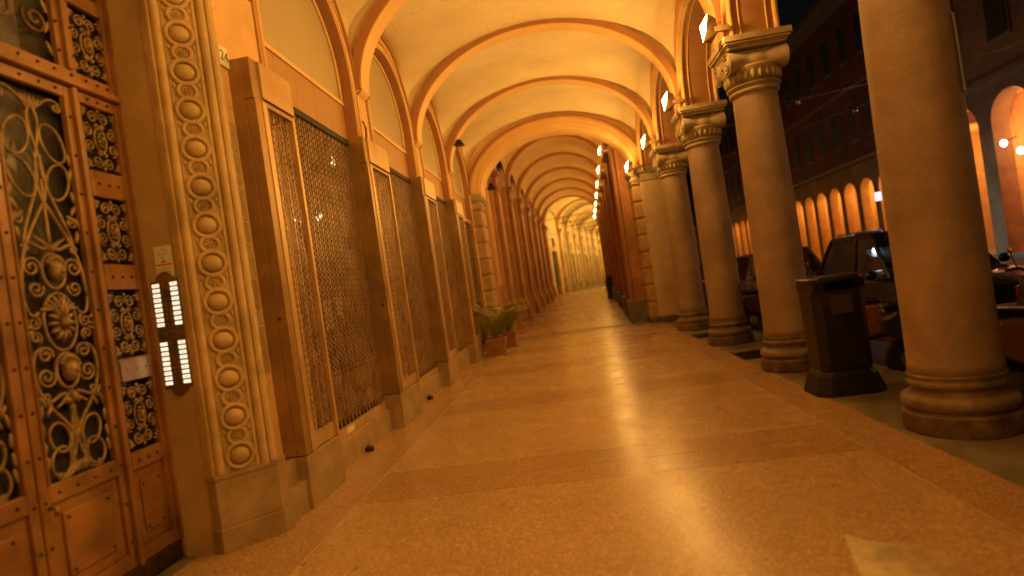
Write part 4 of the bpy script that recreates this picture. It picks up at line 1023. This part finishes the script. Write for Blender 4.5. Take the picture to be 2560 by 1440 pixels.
make_bin('tiny dark litter bin far down the portico by the right hand piers', 1.98, 30.2, .24).scale = (.62, .62, 1)
make_bin('tiny dark box at the very far end of the floor, right side', 4.05, 62, .5).scale = (.7, .7, 1)
# paper strip on nearest column
b = MB(); V = []; F = []
for k in range(7):
    a = R(-52+4*k); V += [(.297*math.cos(a), .297*math.sin(a), 2.42), (.292*math.cos(a), .292*math.sin(a), 2.98)]
for k in range(6): F.append((2*k, 2*k+2, 2*k+3, 2*k+1))
t = b.add(V, F).build('paper_strip', M_paper, None, loc=(2.73, 4.62, 0)); tag(t, 'long pale paper strip stuck on the side of the nearest column', 'paper')
# floor grates
for (x0, x1, y0, y1, lb) in ((2.30, 2.95, 8.55, 9.3, 'square dark iron floor grate between the second and third columns'), (2.30, 2.95, 11.6, 12.3, 'dark iron floor grate between the third and fourth columns')):
    t = thing('floor_grate', lb, 'grate', (x0, y0, 0), 'iron floor grates between the columns')
    MB().box(0, 0, .002, x1-x0, y1-y0, .008).build('plate', M_black, t)
    me = MB().box(.02, 0, .008, x1-x0-.02, .02, .014).mesh('bar', M_stud)
    for k in range(12): put(me, 'bar', t, (0, .04+k*(y1-y0-.08)/12, 0))

# ------------------------------------------------------------------ street: cars
def make_car(label, x, y, rz, col, H=1.62, L_=4.3, W_=1.78, lights=False, z=-.12, hz=.66, cat='car', group='cars parked along the kerb'):
    t = thing('parked_car' if not lights else 'driving_car', label, cat, (x, y, z), group, rz)
    pm = mat('car_paint', col, .28, var=.05, coat=.6, metal=.2)
    hl = L_/2; hw = W_/2; zb = H*.56
    # stations along y: (y, half width, z bottom, z shoulder)
    st = [(-hl, hw*.80, .35, .62), (-hl+.08, hw*.92, .24, .74), (-hl+.5, hw*.98, .20, zb-.06), (-hl*.45, hw, .20, zb), (0, hw, .20, zb+.02), (hl*.55, hw, .20, zb+.02), (hl-.35, hw*.97, .22, zb), (hl-.06, hw*.90, .28, zb-.12), (hl, hw*.82, .38, .7)]
    V = []; F = []
    for (yy, w, z0, z1) in st:
        V += [(-w*.92, yy, z0), (-w, yy, z0+.12), (-w, yy, (z0+z1)/2), (-w*.96, yy, z1-.05), (-w*.86, yy, z1), (w*.86, yy, z1), (w*.96, yy, z1-.05), (w, yy, (z0+z1)/2), (w, yy, z0+.12), (w*.92, yy, z0)]
    n = 10
    for k in range(len(st)-1):
        for j in range(n): F.append((n*k+j, n*k+n+j, n*k+n+(j+1) % n, n*k+(j+1) % n))
    F.append(tuple(range(n))); F.append(tuple(n*(len(st)-1)+j for j in range(n-1, -1, -1)))
    MB().add(V, F).build('body', pm, t, autos=35)
    # roof and glasshouse
    a0, a1, b0, b1 = -hl*.42, -hl*.12, hl*.55, hl*.80
    rw = hw*.72; zr = H
    MB().add([(-rw, a1, zr-.05), (rw, a1, zr-.05), (rw, b0, zr-.04), (-rw, b0, zr-.04), (-rw*.9, a1+.15, zr), (rw*.9, a1+.15, zr), (rw*.9, b0-.15, zr), (-rw*.9, b0-.15, zr)],
             [(0, 3, 2, 1), (4, 5, 6, 7), (0, 1, 5, 4), (1, 2, 6, 5), (2, 3, 7, 6), (3, 0, 4, 7)]).build('roof', pm, t, autos=50)
    bw = hw*.87
    G = [(-bw, a0, zb), (bw, a0, zb), (bw, b1, zb), (-bw, b1, zb), (-rw, a1, zr-.05), (rw, a1, zr-.05), (rw, b0, zr-.04), (-rw, b0, zr-.04)]
    for nm, f in (('windscreen', (0, 1, 5, 4)), ('rear_window', (2, 3, 7, 6)), ('side_window', (1, 2, 6, 5)), ('side_window', (3, 0, 4, 7))):
        MB().add([G[q] for q in f], [(0, 1, 2, 3)]).build(nm, M_cglass, t)
    for s_ in (-1, 1):
        for (p, q) in (((s_*bw, a0, zb), (s_*rw, a1, zr-.04)), ((s_*bw, b1, zb), (s_*rw, b0, zr-.04)), ((s_*bw, .2, zb), (s_*rw, .25, zr-.04)), ((s_*rw, a1, zr-.04), (s_*rw, b0, zr-.04))): MB().tube([p, q], .035, 6).build('window_pillar', pm, t)
    for yy in (-hl*.62, hl*.62):
        for s_ in (-1, 1):
            w_ = MB().lathe([(.22, -.10), (.31, -.10), (.325, -.06), (.325, .06), (.31, .10), (.22, .10)], (s_*(hw-.08), yy, .32), 20, axis='x').build('wheel', M_tyre, t, autos=40)
            MB().lathe([(.05, -.105), (.20, -.09), (.22, -.10), (.22, .10), (.20, .09), (.05, .105)], (s_*(hw-.08), yy, .32), 14, axis='x').build('rim', M_rim, w_)
    for s_ in (-1, 1):
        MB().ball((s_*hw*.68, -hl+.05, hz), .16, .07, .07 if not lights else .14, 10, 6).build('headlight', M_head if lights else M_chrome, t, smooth=True)
        MB().box(s_*hw*.62, hl-.07, .72, s_*hw*.90, hl+.005, .86).build('tail_light', mat('tail_lamp', (.3, .01, .01), .3), t)
        MB().ball((s_*(hw+.08), a0+.15, zb+.08), .09, .05, .07, 8, 6).build('mirror', pm, t, smooth=True)
    MB().box(-.25, -hl-.01, .40, .25, -hl+.02, .50).build('number_plate', M_paper, t)
    return t
make_car('dark parked van-like car behind the nearest column at the right edge', 5.55, 4.6, 0, (.02, .025, .02), H=1.72, L_=4.4)
make_car('dark blue parked car seen above the litter bin', 5.6, 10.3, 0, (.015, .02, .05), H=1.66)
make_car('grey parked car seen in the narrow gap left of the bin column', 5.6, 16.1, 0, (.18, .17, .16), H=1.6)
make_car('parked car farther along the kerb, mostly hidden by columns', 5.6, 21.2, 0, (.05, .02, .02), H=1.55)
make_car('car driving towards us in the far lane with bright headlights', 14.3, 29.6, 0, (.3, .3, .32), H=1.9, lights=True, hz=.95, group='cars driving in the street')
# scooters
def scooter(label, x, y, rz, col):
    t = thing('scooter', label, 'scooter', (x, y, -.12), 'scooters parked at the kerb', rz)
    pm = mat('scooter_paint', col, .3, coat=.5)
    for yy in (-.62, .62):
        w_ = MB().lathe([(.15, -.04), (.21, -.045), (.23, -.02), (.23, .02), (.21, .045), (.15, .04)], (0, yy, .23), 18, axis='x').build('wheel', M_tyre, t, autos=40)
        MB().lathe([(.03, -.045), (.15, -.035), (.15, .035), (.03, .045)], (0, yy, .23), 12, axis='x').build('rim', M_rim, w_)
    side = [(-.45, .30), (-.50, .55), (-.56, .95), (-.50, 1.0), (-.42, .6), (-.34, .40), (.02, .36), (.08, .60), (.20, .74), (.72, .78), (.86, .70), (.80, .50), (.55, .36), (.1, .24)]
    MB().prism(side, 'x', -.17, .17).build('body', pm, t, bevel=.04)
    MB().prism([(.12, .75), (.16, .82), (.45, .84), (.80, .88), (.84, .80)], 'x', -.14, .14).build('seat', M_black, t, bevel=.03)
    MB().tube([(-.33, -.46, 1.04), (-.2, -.52, 1.06), (0, -.55, 1.02), (.2, -.52, 1.06), (.33, -.46, 1.04)], .018, 8).build('handlebar', M_black, t)
    MB().tube([(0, -.62, .23), (0, -.53, 1.0)], .03, 8).build('fork', M_chrome, t)
    MB().ball((0, -.60, .92), .08, .05, .07, 10, 6).build('headlight', M_chrome, t, smooth=True)
    MB().ball((0, -.64, .44), .07, .17, .07, 10, 6).build('mudguard', pm, t, smooth=True)
    for s_ in (-1, 1): MB().tube([(s_*.22, -.52, 1.05), (s_*.28, -.50, 1.22)], .008, 5).build('mirror_stem', M_black, t); MB().ball((s_*.29, -.5, 1.25), .05, .015, .035, 8, 6).build('mirror', M_chrome, t)
    MB().prism([(.8, .55), (1.02, .50), (1.0, .48), (.78, .5)], 'x', -.08, .08).build('rear_plate_holder', M_black, t)
    return t
scooter('orange-brown scooter parked right behind the litter bin, between bin and nearest column', 4.05, 7.9, R(70), (.35, .12, .04))
scooter('dark scooter parked left of the nearest column, half hidden by it', 4.15, 6.6, R(75), (.03, .03, .035))
scooter('brown scooter parked at the right edge beyond the nearest column', 4.2, 5.2, R(80), (.28, .12, .05))
scooter('dark scooter glimpsed between the second and third columns', 4.3, 12.5, R(75), (.05, .02, .02))
# ------------------------------------------------------------------ opposite buildings
def pt_light(name, x, y, z, W, col=SODIUM, s=.3, parent=None):
    d = bpy.data.lights.new(name, 'POINT'); d.energy = W; d.color = col; d.shadow_soft_size = s
    o = bpy.data.objects.new(name, d); C.objects.link(o); o.location = (x, y, z)
    if parent: o.parent = parent
    return o
XO = 18.0
ob_ = thing('dark_red_building', 'long dark red palace across the street with rows of shuttered windows above a glowing arcade', 'building', (0, 0, 0))
ya = 29.0; n = 38; sp = 2.05; yb = ya+sp*n
for k in range(n):
    y0 = ya+sp*k
    arch_wall(XO, .5, y0, y0+sp, 0, 6.0, y0+sp/2, sp/2-.28, 4.2, -.05, M_facade2, ob_, name='arcade_wall', m_sof=M_arcw)
MB().box(XO, ya, 6.0, XO+10, yb, 15.6).build('wall', M_facade, ob_)
b = MB(); b.box(XO-.12, ya, 5.95, XO, yb, 6.2); b.box(XO-.1, ya, 10.3, XO, yb, 10.45); b.build('string_course', M_cornice, ob_)
b = MB(); b.box(XO-.9, ya-.3, 15.6, XO+10, yb, 15.9); b.box(XO-.5, ya, 15.2, XO, yb, 15.6); b.build('cornice', M_cornice, ob_)
MB().prism([(XO-.9, 15.9), (XO+5, 18.2), (XO+10, 15.9)], 'y', ya-.3, yb).build('roof', mat('roof_tile', (.2, .08, .05), .8), ob_)
MB().box(XO+3.3, ya, -.1, XO+3.5, yb, 6).build('arcade_back_wall', M_arcw, ob_); MB().box(XO, ya, 5.9, XO+3.5, yb, 5.99).build('arcade_ceiling', M_arcw, ob_); MB().box(XO-.4, 10, -.3, XO+3.5, yb, 0).build('arcade_floor', M_slab, ob_)
wme = MB().box(-.06, -.5, -1.15, .06, .5, 1.15).mesh('window', M_cornice); sme = MB().box(-.10, -.02, -1.05, -.065, .40, 1.05).mesh('shutter', M_shut)
for zc in (8.35, 13.0):
    for k in range(26):
        y = ya+1.2+2.15*k; w = put(wme, 'window', ob_, (XO, y, zc)); put(sme, 'shutter', w, (0, .005, 0)); put(sme, 'shutter', w, (0, -.42+.02, 0))
for k in range(9): pt_light('arcade_light', XO+1.8, ya+1.0+4.1*k, 4.6, 170, (1, .52, .12), .2, ob_)
oc = thing('ochre_building', 'ochre house across the street at the right edge with tall lit arches and dark shutters', 'building', (0, 0, 0))
ya2 = 8.35; n = 7; sp = 2.9
for k in range(n):
    y0 = ya2+sp*k
    arch_wall(XO-.3, .7, y0, y0+sp, 0, 7.0, y0+sp/2, sp/2-.38, 5.35, -.05, M_facade2, oc, name='arcade_wall', m_sof=M_red)
MB().box(XO-.3, ya2, 7.0, XO+9, 28.99, 17).build('wall', M_facade2, oc); MB().box(XO-.42, ya2, 6.9, XO-.3, 28.95, 7.15).build('string_course', M_cornice, oc)
MB().box(XO+3.0, ya2, -.1, XO+3.3, 28.95, 7).build('arcade_back_wall', mat('salmon_wall', (.75, .36, .16), .7), oc); MB().box(XO, ya2, 6.9, XO+3.3, 28.95, 6.99).build('arcade_ceiling', M_arcw, oc)
for zc in (9.6, 13.8):
    for k in range(7):
        y = ya2+sp/2+sp*k; w = put(wme, 'window', oc, (XO-.3, y, zc), sc=(1, 1.2, 1.1)); put(sme, 'shutter', w, (0, .005, 0)); put(sme, 'shutter', w, (0, -.42+.02, 0))
for k in range(7): pt_light('arcade_light', XO+1.6, ya2+sp/2+sp*k, 5.0, 190, (1, .55, .2), .2, oc)
for (y, z, m_, lb, r_) in ((24.6, 4.35, M_white, 'white glowing globe lamp inside the tall arch across the street', .11), (31.0, 4.5, M_white, 'small white lamp at the dark red palace arcade', .09)):
    t = thing('globe_lamp', lb, 'lamp', (XO-.5, y, z), 'globe lamps across the street'); MB().ball((0, 0, 0), r_, r_, r_*1.2, 12, 8).build('globe', m_, t, smooth=True); MB().tube([(0, 0, 0), (.5, 0, .2)], .02, 6).build('arm', M_black, t)
t = thing('lit_sign', 'small bluish lit shop sign projecting by the arcade across the street', 'sign', (XO-.6, 33.9, 3.6)); MB().box(-.16, -.05, -.24, .16, .05, .24).build('panel', M_sign, t, bevel=.03); MB().tube([(.3, 0, .3), (.6, 0, .3)], .02, 6).build('arm', M_black, t)
t = thing('lit_sign', 'round violet-white lit sign inside the tall arch at the right edge', 'sign', (XO-.8, 23.4, 3.85)); MB().lathe([(.12, -.05), (.14, 0), (.12, .05)], seg=20, axis='y').build('panel', emis('violet_glow', (.75, .7, 1), 7), t, smooth=True); MB().tube([(.2, 0, 0), (.8, 0, 0)], .02, 6).build('arm', M_black, t)
# cables over the street
def cable(name, label, p, q, sag, bul=()):
    t = thing(name, label, 'cable', (0, 0, 0), 'cables strung across the street')
    P = [tuple(Vector(p).lerp(Vector(q), k/20.)+Vector((0, 0, -sag*4*(k/20.)*(1-k/20.)))) for k in range(21)]
    MB().tube(P, .016, 4).build('wire', M_chrome, t)
    for u in bul:
        c = Vector(p).lerp(Vector(q), u)+Vector((0, 0, -sag*4*u*(1-u))); MB().ball(tuple(c-Vector((0, 0, .08))), .07, .07, .10, 8, 6).build('fixture', M_chrome, t, smooth=True)
cable('cable', 'lowest cable across the street carrying small fixtures', (2.95, 20, 6.15), (18, 20, 7.2), .25, (.08, .30, .35, .52))
cable('cable', 'upper cable rising steeply to the right across the street', (2.95, 25, 5.2), (18, 25, 11.2), .2)
cable('cable', 'second cable just above the lowest one, seen against the dark red palace', (2.95, 23, 6.0), (18, 23, 9.3), .5)
cable('cable', 'thin cable crossing just behind the lowest one', (2.95, 17, 4.0), (17.7, 19, 7.6), .2, (.4,))
